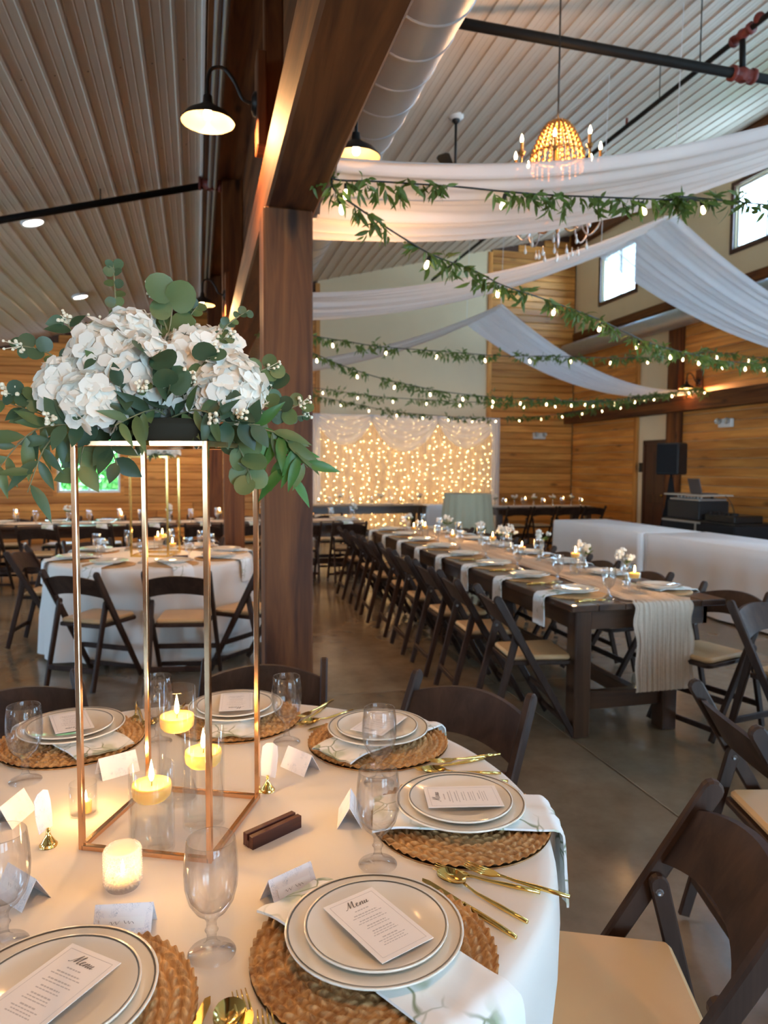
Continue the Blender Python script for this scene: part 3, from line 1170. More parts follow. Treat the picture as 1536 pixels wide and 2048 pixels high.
def drape(yc, wl_, wp, label, zl, sagl, sagr, ph):
    o = thing('ceiling_drape', label, 'drape', (0, yc, 0))

    def panel(x0, z0, w0, x1, z1, w1, sag, nm):
        def fn(u, v):
            t = v
            s = u - .5
            w = w0 + (w1 - w0) * t
            g = math.sin(PI * min(t, 1)) * .6 + .4
            zz = z0 + (z1 - z0) * t - sag * 4 * t * (1 - t)
            rip = (.010 * math.sin(u * 46 + ph + 1.5 * math.sin(3 * t)) + .016 * math.sin(u * 19 + ph * 2 + 2 * t) + .01 * math.sin(u * 71)) * (1.25 - .5 * g)
            belly = -.05 * (1 - (2 * s) ** 2) * g
            return (x0 + (x1 - x0) * t, s * w + .02 * math.sin(5 * t + ph), zz + rip + belly)
        return obj(nm, MB().grid(fn, 72, 30), DRAPE, o)
    panel(.575, zl, wl_, DP[0], DP[1], wp, sagl, 'fabric_panel')
    panel(DP[0], DP[1], wp, XR - .26, 2.80, .75, sagr, 'fabric_panel')
    obj('hanging_bar', MB().tube([(DP[0], -wp / 2, DP[1] - .03), (DP[0], wp / 2, DP[1] - .03)], .010, 8), WHITEPLASTIC, o)
    for s in (-1, 1):
        obj('hanging_tie', MB().bar((DP[0], s * wp * .46, DP[1]), (DP[0] + .05, s * wp * .46, ceil_nave(DP[0])), .005, .005), DRAPE, o)
    return o


drape(3.45, 1.0, 1.25, 'wide white ceiling drape in front of the chandelier', 2.74, .26, .3, .3)
drape(6.53, 1.15, 1.33, 'white ceiling drape in the middle, crossing below the clerestory window', 2.92, .20, .34, 1.9)
drape(10.5, 1.25, 1.5, 'farthest white ceiling drape near the pine end wall', 2.86, .20, .40, 3.1)

# ---- leafy light garlands
def leaf_mesh(L, W, fold=.25, curl=.2, n=4):
    mb = MB()
    vs, fs = [(0, 0, 0)], []
    for j in range(1, n):
        t = j / n
        w = W * math.sin(PI * t ** .8) * .5
        z = -curl * L * t * t
        vs += [(-w, L * t, z + fold * w), (0, L * t, z), (w, L * t, z + fold * w)]
    vs.append((0, L, -curl * L))
    k = lambda j, s: 1 + (j - 1) * 3 + s
    fs += [(0, k(1, 1), k(1, 0)), (0, k(1, 2), k(1, 1))]
    for j in range(1, n - 1):
        for s in (0, 1):
            fs.append((k(j, s), k(j, s + 1), k(j + 1, s + 1), k(j + 1, s)))
    e = len(vs) - 1
    fs += [(k(n - 1, 0), k(n - 1, 1), e), (k(n - 1, 1), k(n - 1, 2), e)]
    return mb.add(vs, fs, True)


GL = [leaf_mesh(.070, .020, .3, .25).mesh('leaf'), leaf_mesh(.058, .017, .3, .1).mesh('leaf'), leaf_mesh(.080, .019, .3, .35).mesh('leaf')]
for g in GL:
    g.materials.append(GLEAF)
LEAFDATA = [([v.co.copy() for v in g.vertices], [tuple(p.vertices) for p in g.polygons]) for g in GL]
BULBM = MB().lathe([(0, -.046), (.007, -.043), (.0115, -.032), (.010, -.018), (.006, -.006), (.006, 0)], 10).mesh('bulb')
BULBM.materials.append(BULB2)
SOCK = MB().lathe([(.0, .022), (.009, .022), (.010, 0), (.008, -.004)], 8).mesh('socket')
SOCK.materials.append(WIRE)


def garland(label, A, B, zA, zB, px, single, dens, bulb_step, seed, size=1.0):
    rnd = random.Random(seed)
    o = thing('leafy_light_garland', label, 'garland', (0, 0, 0), 0, 'leafy string light garlands')
    ax, ay, bx_, by_ = A[0], A[1], B[0], B[1]
    pts = [Vector((ax, ay, zA))]
    for x, y in px:
        d = FWD + RIGHT * ((x - 768) / FPX) + UP * ((1024 - y) / FPX)
        den = d.x * (by_ - ay) - d.y * (bx_ - ax)
        t = (ax * (by_ - ay) - ay * (bx_ - ax)) / den
        pts.append(Vector((0, 0, EYE)) + d * t)
    pts.append(Vector((bx_, by_, zB)))
    cur = catmull(pts, 8)
    obj('wire', MB().tube(cur, .0045, 5), WIRE, o)
    seg = [0]
    for p, q in zip(cur, cur[1:]):
        seg.append(seg[-1] + (q - p).length)
    L = seg[-1]

    def pos(s):
        s = max(0, min(L - 1e-4, s))
        i = next(k for k in range(len(seg) - 1) if seg[k + 1] > s)
        t = (s - seg[i]) / (seg[i + 1] - seg[i])
        return cur[i].lerp(cur[i + 1], t), (cur[i + 1] - cur[i]).normalized()
    joined = MB()
    n, made = int(L * dens), 0
    for k in range(n):
        s = (k + rnd.random()) / n * L
        # clumps and bare stretches
        if .5 + .5 * math.sin(s * 5.3 + seed) < .16 * rnd.random():
            continue
        p, t = pos(s)
        stem_d = (t * rnd.uniform(-1, 1) + Vector((rnd.uniform(-.7, .7), rnd.uniform(-.7, .7), rnd.uniform(-1.5, .30)))).normalized()
        sl = rnd.uniform(.03, .10) * size
        for q in range(rnd.randint(4, 6)):
            base = p + stem_d * sl * (q / 5)
            dirv = (stem_d * .8 + Vector((rnd.uniform(-1, 1), rnd.uniform(-1, 1), rnd.uniform(-1.1, .5)))).normalized()
            side = dirv.cross(Vector((rnd.uniform(-1, 1), rnd.uniform(-1, 1), rnd.uniform(-.4, 1)))).normalized()
            up = side.cross(dirv)
            sc_ = size * rnd.uniform(.75, 1.15)
            M = Matrix(((side.x * sc_, dirv.x * sc_, up.x * sc_, base.x), (side.y * sc_, dirv.y * sc_, up.y * sc_, base.y), (side.z * sc_, dirv.z * sc_, up.z * sc_, base.z), (0, 0, 0, 1)))
            vi = rnd.randrange(3)
            if made < single:
                lf = obj('leaf', GL[vi], None, o)
                lf.matrix_local = M
                made += 1
            else:
                joined.add(LEAFDATA[vi][0], LEAFDATA[vi][1], True, M)
    if joined.v:
        obj('leaves', joined, GLEAF, o, kind='stuff')
    s = .12
    while s < L - .1:
        p, t = pos(s)
        q = obj('bulb', BULBM, None, o, p + Vector((0, 0, -.035)), (rnd.uniform(-.3, .3), rnd.uniform(-.3, .3), 0), size)
        obj('socket', SOCK, None, q)
        s += bulb_step
    return o


garland('nearest leafy light garland strung level across the wide drape', (.58, 3.08), (8.0, 3.3), 2.78, 3.0, [(668, 358), (760, 363), (900, 372), (1000, 382), (1100, 390), (1200, 394), (1300, 398), (1400, 401), (1490, 405)], 300, 36, .74, 1)
garland('leafy light garland sloping from the beam down across the nave', (.58, 3.10), (8.02, 7.7), 2.76, 2.84, [(668, 378), (730, 425), (800, 472), (870, 512), (950, 542), (1010, 572), (1100, 602), (1200, 640), (1300, 686), (1400, 712), (1480, 725)], 300, 34, .60, 2)
garland('leafy light garland hanging level behind the post above the backdrop', (.58, 6.6), (8.02, 7.9), 2.80, 2.86, [(622, 670), (690, 682), (760, 693), (900, 704), (1010, 712), (1100, 712), (1240, 716), (1340, 712), (1450, 706)], 0, 34, .56, 3)
garland('leafy light garland dipping past the cream panel below the level one', (.58, 6.7), (8.02, 10.0), 2.74, 2.70, [(622, 704), (680, 729), (750, 753), (820, 770), (900, 785), (1000, 795), (1100, 800), (1200, 803), (1300, 792), (1400, 776)], 0, 34, .50, 4)
garland('far leafy light garland just above the white backdrop swags', (.58, 10.2), (8.02, 10.1), 2.66, 2.68, [(622, 775), (700, 786), (780, 795), (900, 802), (1000, 806), (1100, 806), (1250, 796), (1380, 782)], 0, 34, .52, 5)
garland('lowest and farthest leafy light garland, touching the backdrop top', (.58, 10.3), (8.02, 12.0), 2.62, 2.66, [(622, 791), (700, 806), (780, 822), (860, 830), (960, 836), (1080, 832), (1190, 818), (1270, 806)], 0, 34, .48, 6)

# ---- lit backdrop
BY = 14.25
bl, br = at(627, 900, Y=BY).x, at(991, 900, Y=BY).x
bz = at(810, 832, Y=BY).z
bd = thing('lit_backdrop', 'white sheer backdrop curtain with warm fairy lights and three swags', 'backdrop', ((bl + br) / 2, BY, 0))
bw = (br - bl) / 2
obj('frame_pipe', MB().tube([(-bw, .05, 0), (-bw, .05, bz), (bw, .05, bz), (bw, .05, 0)], .018, 8), WHITEPLASTIC, bd)
npan = 5
for k in range(npan):
    xa, xb = -bw + 2 * bw * k / npan, -bw + 2 * bw * (k + 1) / npan

    def fn(u, v, xa=xa, xb=xb, k=k):
        z = .02 + (bz - .02) * v
        return (xa - .02 + (xb - xa + .04) * u, -.02 + .028 * math.sin(u * 34 + k * 2 + .5 * math.sin(2 * v)) + .012 * math.sin(u * 77 + k), z)
    obj('sheer_panel', MB().grid(fn, 90, 6), SHEER, bd)
obj('lining', MB().grid(lambda u, v: (-bw + 2 * bw * u, .16 + .02 * math.sin(u * 60), .02 + (bz - .05) * v), 120, 4), plain('backdrop_lining', (.60, .42, .24), .9), bd)
ns = 22
for k in range(ns):
    rnd = random.Random(100 + k)
    xx = -bw + .10 + (2 * bw - .2) * k / (ns - 1)
    mb = MB()
    for j in range(24):
        z = .25 + (bz - .35) * j / 23
        c = (xx + rnd.uniform(-.06, .06), .05 + rnd.uniform(-.02, .02), z + rnd.uniform(-.05, .05))
        r = .012
        mb.add([(c[0] + r, c[1], c[2]), (c[0] - r, c[1], c[2]), (c[0], c[1] + r, c[2]), (c[0], c[1] - r, c[2]), (c[0], c[1], c[2] + r), (c[0], c[1], c[2] - r)],
               [(0, 2, 4), (2, 1, 4), (1, 3, 4), (3, 0, 4), (2, 0, 5), (1, 2, 5), (3, 1, 5), (0, 3, 5)])
    obj('fairy_light_strand', mb, FAIRY, bd, kind='stuff')
for k in range(3):
    xa, xb = [(-bw, -bw * .38), (-bw * .42, bw * .34), (bw * .30, bw)][k]
    dep = [.62, .74, .66][k]

    def fs(u, v, xa=xa, xb=xb, dep=dep):
        s = 2 * u - 1
        drop = dep * max(0, 1 - s * s) ** .75
        return (xa + (xb - xa) * u, -.09 - .05 * (1 - s * s) * math.sin(PI * v) + .014 * math.sin(v * 26 + s * s * 4), bz + .015 - drop * v - .01)
    obj('swag', MB().grid(fs, 28, 26), SWAG, bd)
for s in (-1, 1):
    obj('side_tail', MB().grid(lambda u, v, s=s: (s * (bw - .09 + .18 * u - .04), -.09 + .02 * math.sin(u * 18), bz * (1 - v) + .02 * v), 14, 8), SWAG, bd)

# ---- exit lights on the walls
def exit_light(label, p, rz):
    o = thing('emergency_light', label, 'emergency light', p, rz, 'white emergency lights')
    obj('housing', MB().box((-.15, -.07, -.07), (.15, -.001, .07), .012), WHITEPLASTIC, o)
    for s in (-1, 1):
        obj('lamp_head', MB().lathe([(0, .05), (.045, .05), (.05, .02), (.03, -.02), (0, -.02)], 16, Matrix.Translation((s * .10, -.085, .03)) @ Matrix.Rotation(PI / 2, 4, 'X')), plain('lamp_head_grey_%d_%s' % (s, label[:5]), (.55, .54, .52), .4), o)
    return o


e1 = at(1077, 872, Y=YF - .03)
exit_light('white twin-head emergency light on the far pine end wall', (e1.x, YF - .024, e1.z), 0)
e2 = at(1455, 846, X=XR - .03)
exit_light('white twin-head emergency light on the pine side wall above the equipment', (XR - .024, e2.y, e2.z), -PI / 2)
sg = at(1288, 935, X=XR - .02)
sw = obj('wall_switch', MB().box((-.012, -.07, -.09), (0, .07, .09), .004), BLACKMETAL, None, (XR, 12.14, sg.z))
tag(sw, 'small dark switch plate beside the brown door', 'switch plate')

# ================================================================== FURNITURE
TH = .76


def stadium(p0, p1, w0, w1, n=6, r0=True, r1=True):
    """2-D bar outline from p0 to p1 with half widths w0, w1 and rounded ends"""
    a = math.atan2(p1[1] - p0[1], p1[0] - p0[0])
    out = []
    for (p, w, s, rnd_) in ((p1, w1, 0, r1), (p0, w0, PI, r0)):
        m = n if rnd_ else 1
        for k in range(m + 1):
            t = a + s - PI / 2 + PI * k / m
            out.append((p[0] + w * math.cos(t), p[1] + w * math.sin(t)))
    return out


def make_chair():
    o = thing('folding_chair', 'chair', 'chair', (0, 0, 0))
    rail = MB().prism(stadium((.215, .012), (-.235, .785), .017, .024, 6, False), .026, 'x', .005).mesh('back_rail')
    leg = MB().prism(stadium((-.26, .012), (-.118, .575), .017, .021, 6, False), .022, 'x', .004).mesh('rear_leg')
    bolt = MB().lathe([(0, .006), (.006, .005), (.009, 0)], 8).mesh('bolt')
    for me, mt in ((rail, CHAIRWOOD), (leg, CHAIRWOOD), (bolt, GALV)):
        me.materials.append(mt)
    for s in (-1, 1):
        obj('back_rail', rail, None, o, (s * .214, 0, 0))
        l = obj('rear_leg', leg, None, o, (s * .188, 0, 0))
        obj('bolt', bolt, None, l, (-s * .011 - s * .001, -.118, .56), (0, -s * PI / 2, 0))

    def back(th):
        def fn(u, v):
            s = 2 * u - 1
            arch = 1 - s * s
            z = (.615 + .032 * arch) * (1 - v) + (.742 + .034 * arch) * v
            y = -.235 + (.785 - z) * (.45 / .773)
            return (s * .203, y - .030 * arch + th, z)
        return fn
    bk = MB()
    N_, M_ = 14, 3
    bk.grid(back(-.009), N_, M_)
    bk.grid(lambda u, v: back(.009)(1 - u, v), N_, M_)
    for v_ in (0, 1):
        bk.grid(lambda u, w, v_=v_: tuple(Vector(back(-.009)(u, v_)).lerp(Vector(back(.009)(u, v_)), w if v_ == 0 else 1 - w)) if False else tuple(Vector(back(-.009)(u, v_)).lerp(Vector(back(.009)(u, v_)), w)), N_, 1)
    obj('backrest', bk, CHAIRWOOD, o)

    def seat_outline(w0, w1, y0, y1, r):
        pts = []
        for cx, cy, a0, rr in ((w0 - r * 1.0, y0 + r, -PI / 2, r), (w1 - r * 2, y1 - r * 2, 0, r * 2), (-w1 + r * 2, y1 - r * 2, PI / 2, r * 2), (-w0 + r, y0 + r, PI, r)):
            for k in range(6):
                t = a0 + (PI / 2) * k / 5
                pts.append((cx + rr * math.cos(t), cy + rr * math.sin(t)))
        return pts
    obj('seat_frame', MB().prism(seat_outline(.172, .190, -.150, .225, .02), .024, 'z', .004, Matrix.Translation((0, 0, .422))), CHAIRWOOD, o)
    obj('seat_pad', MB().prism(seat_outline(.162, .180, -.138, .212, .018), .030, 'z', .010, Matrix.Translation((0, 0, .448))), SEAT, o)
    obj('front_rung', MB().box((-.205, .10, .20), (.205, .12, .235), .004), CHAIRWOOD, o)
    obj('rear_rung', MB().box((-.18, -.245, .13), (.18, -.227, .165), .004), CHAIRWOOD, o)
    obj('lower_rung', MB().box((-.205, .178, .055), (.205, .196, .085), .004), CHAIRWOOD, o)
    return o


CHAIR0 = make_chair()
_chair_used = [False]


def chair(x, y, face, label, group):
    """chair with its seat centre at x, y facing the direction `face` (radians)"""
    rz = face - PI / 2
    if not _chair_used[0]:
        _chair_used[0] = True
        CHAIR0.location, CHAIR0.rotation_euler = (x, y, 0), (0, 0, rz)
        CHAIR0['label'], CHAIR0['group'] = label, group
        return CHAIR0
    return dup(CHAIR0, (x, y, 0), rz, label, group)


def round_cloth(rad, h, drop, seed, folds=13, amp=.045, dents=()):
    """round tablecloth: flat top, soft edge, folds deepening to the hem"""
    rnd = random.Random(seed)
    ph = [rnd.uniform(0, 6.28) for _ in range(3)]
    mb = MB()
    NA = 128
    rings = [(0, 0, 0), (.35, 0, 0), (.75, 0, 0), (.955, 0, 0), (.985, -.003, 0), (1.0, -.012, 0), (1.006, -.03, .02), (1.012, -.08, .12), (1.02, -.16, .3), (1.03, -.28, .55), (1.045, -.42, .8), (1.06, -drop, 1)]
    vs, fs = [(0, 0, h)], []
    for k, (r, z, a) in enumerate(rings[1:]):
        for i in range(NA):
            t = 2 * PI * i / NA
            f = math.sin(t * folds + ph[0] + .8 * math.sin(2 * t + ph[1])) * .6 + .4 * math.sin(t * folds * 1.7 + ph[2])
            rr = rad * r + amp * a * f
            if z < -.1:
                for dg, dep in dents:
                    dt = (t - R(dg) + PI) % (2 * PI) - PI
                    rr -= dep * min(1, (-z - .1) / .2) * math.exp(-(dt / R(21)) ** 4)
            vs.append((rr * math.cos(t), rr * math.sin(t), h + z + (.012 * math.sin(t * 4 + ph[1]) * a if a == 1 else 0)))
    for i in range(NA):
        fs.append((0, 1 + i, 1 + (i + 1) % NA))
    for k in range(len(rings) - 2):
        for i in range(NA):
            i2 = (i + 1) % NA
            fs.append((1 + k * NA + i, 1 + (k + 1) * NA + i, 1 + (k + 1) * NA + i2, 1 + k * NA + i2))
    return mb.add(vs, fs, True)


def round_table(x, y, rad, label, clabel, drop, seed, dents=()):
    t = thing('round_table', label, 'table', (x, y, 0), 0, 'round folding tables')
    obj('tabletop', MB().lathe([(0, TH - .028), (rad - .045, TH - .028), (rad - .04, TH - .02), (rad - .04, TH - .006), (rad - .045, TH - .004), (0, TH - .004)], 64), FARMWOOD[0], t)
    for k in range(4):
        a = PI / 4 + k * PI / 2
        obj('leg', MB().tube([(rad * .6 * math.cos(a), rad * .6 * math.sin(a), 0), (rad * .5 * math.cos(a), rad * .5 * math.sin(a), TH - .03)], .016, 8), GALV, t)
    c = obj('tablecloth', round_cloth(rad, TH, drop, seed, dents=dents), CLOTH, None, (x, y, 0))
    tag(c, clabel, 'tablecloth', 'white round tablecloths')
    return t


TC = Vector((-.04, 1.526, 0))
TR = .768
round_table(TC.x, TC.y, TR, 'near round table under a white cloth with the gold stand', 'white tablecloth on the near round table', .70, 3, ((75, .22), (36, .22), (120, .20), (-20.4, .05), (165, .2)))
T2 = Vector((-.36, 6.15, 0))
T2R = .80
round_table(T2.x, T2.y, T2R, 'second round table between the chairs beyond the post', 'white tablecloth reaching the floor on the second round table', .72, 5, ((-110.7, .16), (161, .18), (25, .14), (70, .18), (123, .14), (-72, .04)))
T3 = Vector((2.95, 1.30, 0))
round_table(T3.x, T3.y, .76, 'round table mostly outside the picture beside the long table', 'white tablecloth on the round table outside the picture', .70, 9)


def around(C, r, deg):
    return Vector((C.x + r * math.cos(R(deg)), C.y + r * math.sin(R(deg)), 0))


G1 = 'folding chairs at the near round table'
for deg, r, tw, lab in ((75, .86, 3, 'dark folding chair at the near table in front of the timber post'),
                        (34, .86, 4, 'dark folding chair at the near table on the side of the long table'),
                        (120, .88, 0, 'dark folding chair at the near table, half hidden behind the gold stand'),
                        (-20.4, .914, 0, 'dark folding chair with tan seat pulled out beside the near table'),
                        (165, .9, 0, 'dark folding chair of the near table cut off at the picture edge'),):
    p = around(TC, r, deg)
    chair(p.x, p.y, R(deg + 180 + tw), lab, G1)
p = Vector((1.755, 1.72, 0))
chair(p.x, p.y, R(-17), 'dark folding chair turned away from the near table, second along the picture edge', 'chairs at the outer round table')
chair(2.99, 2.98, R(-80), 'folding chair by the picture edge with daylight on its seat', 'chairs at the outer round table')
for x, y, face, lab in ((-1.22, 6.45, -8, 'dark folding chair at the aisle end of the second round table'), (-.70, 5.25, 58, 'dark folding chair in front of the second round table, angled beside the gold leg'),
                        (-.10, 5.12, 80, 'dark folding chair seen square from behind at the second round table'), (.38, 5.32, 137, 'dark folding chair at the second round table right beside the timber post'),
                        (.50, 6.55, 205, 'dark folding chair behind the second round table by the post'), (-.05, 7.02, 250, 'dark folding chair on the far side of the second round table'), (-.90, 6.98, -62, 'dark folding chair with daylight on its back behind the second round table')):
    chair(x, y, R(face), lab, 'chairs at the second round table')


# ---- farm tables
def farm_table(name, label, x0, y0, x1, y1, along='y', group=None, inset=.11):
    w, l = (x1 - x0, y1 - y0)
    o = thing(name, label, 'table', ((x0 + x1) / 2, (y0 + y1) / 2, 0), 0, group)
    hw, hl = w / 2, l / 2
    n = 6
    for k in range(n):
        if along == 'y':
            a, b = -hw + w * k / n + .0015, -hw + w * (k + 1) / n - .0015
            obj('top_plank', MB().box((a, -hl, TH - .036), (b, hl, TH), .004), FARMWOOD[1], o)
        else:
            a, b = -hl + l * k / n + .0015, -hl + l * (k + 1) / n - .0015
            obj('top_plank', MB().box((-hw, a, TH - .036), (hw, b, TH), .004), FARMWOOD[0], o)
    i = .07
    obj('apron', MB().box((-hw + i, -hl + i, TH - .15), (-hw + i + .025, hl - i, TH - .036)), FARMWOOD[1], o)
    obj('apron', MB().box((hw - i - .025, -hl + i, TH - .15), (hw - i, hl - i, TH - .036)), FARMWOOD[1], o)
    obj('apron', MB().box((-hw + i, -hl + i, TH - .15), (hw - i, -hl + i + .025, TH - .036)), FARMWOOD[0], o)
    obj('apron', MB().box((-hw + i, hl - i - .025, TH - .15), (hw - i, hl - i, TH - .036)), FARMWOOD[0], o)
    for sx in (-1, 1):
        for sy in (-1, 1):
            cx, cy = sx * (hw - (inset if sx > 0 else .11)), sy * (hl - .11)
            obj('leg', MB().box((cx - .05, cy - .05, 0), (cx + .05, cy + .05, TH - .036), .006), FARMWOOD[2], o)
    if along == 'y':
        for sy in (-1, 1):
            obj('stretcher', MB().box((-hw + .15, sy * (hl - .11) - .025, .15), (hw - inset - .04, sy * (hl - .11) + .025, .25), .004), FARMWOOD[0], o)
        obj('stretcher', MB().box((-.03, -hl + .13, .16), (.03, hl - .13, .24), .004), FARMWOOD[1], o)
    else:
        for sx in (-1, 1):
            obj('stretcher', MB().box((sx * (hw - .11) - .025, -hl + .15, .15), (sx * (hw - .11) + .025, hl - .15, .25), .004), FARMWOOD[1], o)
        obj('stretcher', MB().box((-hw + .13, -.03, .16), (hw - .13, .03, .24), .004), FARMWOOD[0], o)
    return o


LX0, LX1, LY0, LY1 = 1.945, 2.925, 3.43, 8.28
LM = (LY0 + LY1) / 2
farm_table('farm_table', 'dark wooden farm table with the gauze runner hanging over its end', LX0, LY0, LX1, LM - .002, 'y', 'long farm tables', .31)
farm_table('farm_table', 'dark wooden farm table continuing the long table towards the backdrop', LX0, LM + .002, LX1, LY1, 'y', 'long farm tables', .31)


def runner(label, pts, width, across, folds, seed, hang=None):
    """gauze strip following a path of points (world); across = unit vector of its width"""
    rnd = random.Random(seed)
    path = catmull([Vector(p) for p in pts], 5)
    n = len(path)
    ac = Vector(across)

    def fn(u, v):
        i = min(n - 1, int(round(v * (n - 1))))
        p = path[i]
        t = path[min(n - 1, i + 1)] - path[max(0, i - 1)]
        nrm = ac.cross(t)
        nrm = nrm.normalized() if nrm.length > 1e-6 else Vector((0, 0, 1))
        s = u - .5
        rip = .0035 * math.sin(u * folds * 6.283 + .6 * math.sin(i * .35)) + .0025 * math.sin(u * folds * 11 + i * .21)
        wob = .008 * math.sin(i * .9 + seed) + .006 * math.sin(i * .37)
        q = p + ac * (s * width + (wob if abs(s) > .42 else 0)) + nrm * (rip + .006) * (1 if nrm.z >= -.2 else 1)
        return q
    o = obj('table_runner', MB().grid(fn, 90, n - 1), GAUZE)
    return tag(o, label, 'table runner', 'gauze table runners')


rx = 2.50
runner('crinkled beige gauze runner hanging over the end of the long table', [(rx, LY0 - .035, .27), (rx, LY0 - .03, .45), (rx, LY0 - .025, .62), (rx, LY0 - .018, .74), (rx, LY0 + .012, TH + .004), (rx, LY0 + .08, TH + .003)] + [(rx + .03 * math.sin(k), LY0 + .3 + .5 * k, TH + .003) for k in range(9)] + [(rx, LY1 - .1, TH + .003), (rx, LY1 + .01, TH + .002), (rx, LY1 + .03, .6), (rx, LY1 + .03, .4)], .37, (1, 0, 0), 13, 1)

GL1 = 'folding chairs along the long table'
for k in range(8):
    y = LY0 + .33 + k * .60
    chair(LX0 - .12 + random.uniform(-.02, .02), y + random.uniform(-.02, .02), R(0 + random.uniform(-3, 3) - 4), 'dark folding chair on the post side of the long table, %s from the hanging runner' % ORD[k], GL1)
    if k > 0:
        chair(LX1 - .08, y + random.uniform(-.02, .02), R(180 + random.uniform(-3, 3)), 'dark folding chair on the bar side of the long table, %s from the hanging runner' % ORD[k], GL1)
chair(2.86, 3.50, R(193), 'dark folding chair angled at the corner of the long table near the hanging runner', GL1)

# ---- far rows of tables
GR = 'chairs along the far cross row'
for k in range(3):
    a = 2.22 - 2.46 * (k + 1)
    farm_table('farm_table', 'dark table in the far cross row, %s from the long table' % ORD[k], a + .01, 9.32, a + 2.45, 10.10, 'x', 'far cross row tables')
    runner('gauze runner on the far cross row, %s from the long table' % ORD[k], [(a + .02 + i * .6, 9.71, TH + .003) for i in range(5)], .34, (0, -1, 0), 9, 20 + k)
    for j in range(4):
        xx = a + .32 + .6 * j
        n_ = ORD[(2 - k) * 4 + j]
        chair(xx, 9.14, R(90 + random.uniform(-5, 5)), 'folding chair on the near side of the far cross row, %s from the aisle wall' % n_, GR)
        chair(xx, 10.28, R(-90 + random.uniform(-5, 5)), 'folding chair on the far side of the far cross row, %s from the aisle wall' % n_, GR)
farm_table('farm_table', 'dark table standing lengthwise beyond the cross row below the window', -4.55, 10.95, -3.77, 13.4, 'y', 'aisle tables')
runner('gauze runner on the lengthwise table below the window', [(-4.16, 11.0 + i * .6, TH + .003) for i in range(5)], .5, (1, 0, 0), 9, 31)
for k in range(4):
    chair(-3.60, 11.25 + .6 * k, R(180), 'folding chair of the lengthwise table below the window, %s from the cross row' % ORD[k], 'aisle table chairs')
farm_table('farm_table', 'dark head table standing in front of the lit backdrop', 1.75, 13.05, 4.25, 13.7, 'x', 'head tables')
runner('gauze runner on the head table before the backdrop', [(1.78 + i * .61, 13.37, TH + .003) for i in range(5)], .34, (0, -1, 0), 9, 33)
farm_table('farm_table', 'dark side table against the pine end wall beyond the bar', 5.30, 12.15, 7.35, 12.9, 'x', 'head tables')
runner('gauze runner on the side table by the pine end wall', [(5.32 + i * .5, 12.5, TH + .003) for i in range(5)], .40, (0, -1, 0), 9, 35)
for k in range(4):
    chair(5.58 + .5 * k, 11.98, R(90 + random.uniform(-4, 4)), 'dark folding chair at the side table by the end wall, %s from the sage table' % ORD[k], 'side table chairs')


# ---- clothed tables
def cloth_box(label, x0, y0, x1, y1, h, mat, seed, cat='table'):
    rnd = random.Random(seed)
    cx, cy, hx, hy = (x0 + x1) / 2, (y0 + y1) / 2, (x1 - x0) / 2, (y1 - y0) / 2
    o = thing('clothed_table', label, cat, (cx, cy, 0), 0, 'white clothed bar tables')
    per = []
    nx, ny = 14, 30
    for k in range(nx):
        per.append((-hx + 2 * hx * k / nx, -hy))
    for k in range(ny):
        per.append((hx, -hy + 2 * hy * k / ny))
    for k in range(nx):
        per.append((hx - 2 * hx * k / nx, hy))
    for k in range(ny):
        per.append((-hx, hy - 2 * hy * k / ny))
    vs, fs = [], []
    lev = [(h, .975, 0), (h - .008, 1.0, 0), (h - .10, 1.003, .004), (h - .4, 1.008, .010), (.02, 1.014, .018)]
    N_ = len(per)
    for z, s, a in lev:
        for i, (px_, py_) in enumerate(per):
            f = math.sin(i * 1.3 + seed) * .6 + math.sin(i * .47 + 2 * seed) * .4
            d = Vector((px_ / hx, py_ / hy, 0))
            d = Vector((round(d.x) if abs(d.x) > .999 else 0, round(d.y) if abs(d.y) > .999 else 0, 0))
            sx = s if z > h - .005 else 1
            vs.append((px_ * (1 if s >= 1 else 1 - .012 / hx) + d.x * (a * f + (s - 1) * .5 if s >= 1 else 0), py_ * (1 if s >= 1 else 1 - .012 / hy) + d.y * (a * f + (s - 1) * .5 if s >= 1 else 0), z))
    for j in range(len(lev) - 1):
        for i in range(N_):
            i2 = (i + 1) % N_
            fs.append((j * N_ + i, (j + 1) * N_ + i, (j + 1) * N_ + i2, j * N_ + i2))
    fs.append(tuple(range(N_)))
    obj('cloth', MB().add(vs, fs, True), mat, o)
    obj('tabletop', MB().box((-hx + .03, -hy + .03, h - .04), (hx - .03, hy - .03, h - .008)), FARMWOOD[0], o)
    for sx in (-1, 1):
        for sy in (-1, 1):
            obj('leg', MB().tube([(sx * (hx - .1), sy * (hy - .12), 0), (sx * (hx - .1), sy * (hy - .12), h - .04)], .015, 8), GALV, o)
    return o


cloth_box('bar table under a white cloth, the one ending at the side table', 4.93, 7.19, 5.76, 9.27, TH, CLOTH2, 2)
cloth_box('bar table under a white cloth, the one running out of the picture', 4.97, 4.9, 5.80, 7.16, TH, CLOTH2, 5)
cloth_box('small white clothed table between the head table and the sage table', 4.27, 13.1, 5.15, 13.7, TH, CLOTH2, 8)
sg_t = thing('cocktail_table', 'tall round cocktail table under a pleated sage green cloth', 'table', (4.50, 11.55, 0))
st = MB()
st.grid(lambda u, v: ((.40 + .10 * v + .016 * math.sin(u * 2 * PI * 18) * (.3 + v)) * math.cos(2 * PI * u), (.40 + .10 * v + .016 * math.sin(u * 2 * PI * 18) * (.3 + v)) * math.sin(2 * PI * u), 1.04 * (1 - v) + .01), 144, 5, True)
st.lathe([(0, 1.052), (.385, 1.052), (.402, 1.046)], 48)
obj('cloth', st, SAGE, sg_t)
obj('tabletop', MB().lathe([(0, 1.02), (.38, 1.02), (.38, 1.045), (0, 1.045)], 32), FARMWOOD[0], sg_t)
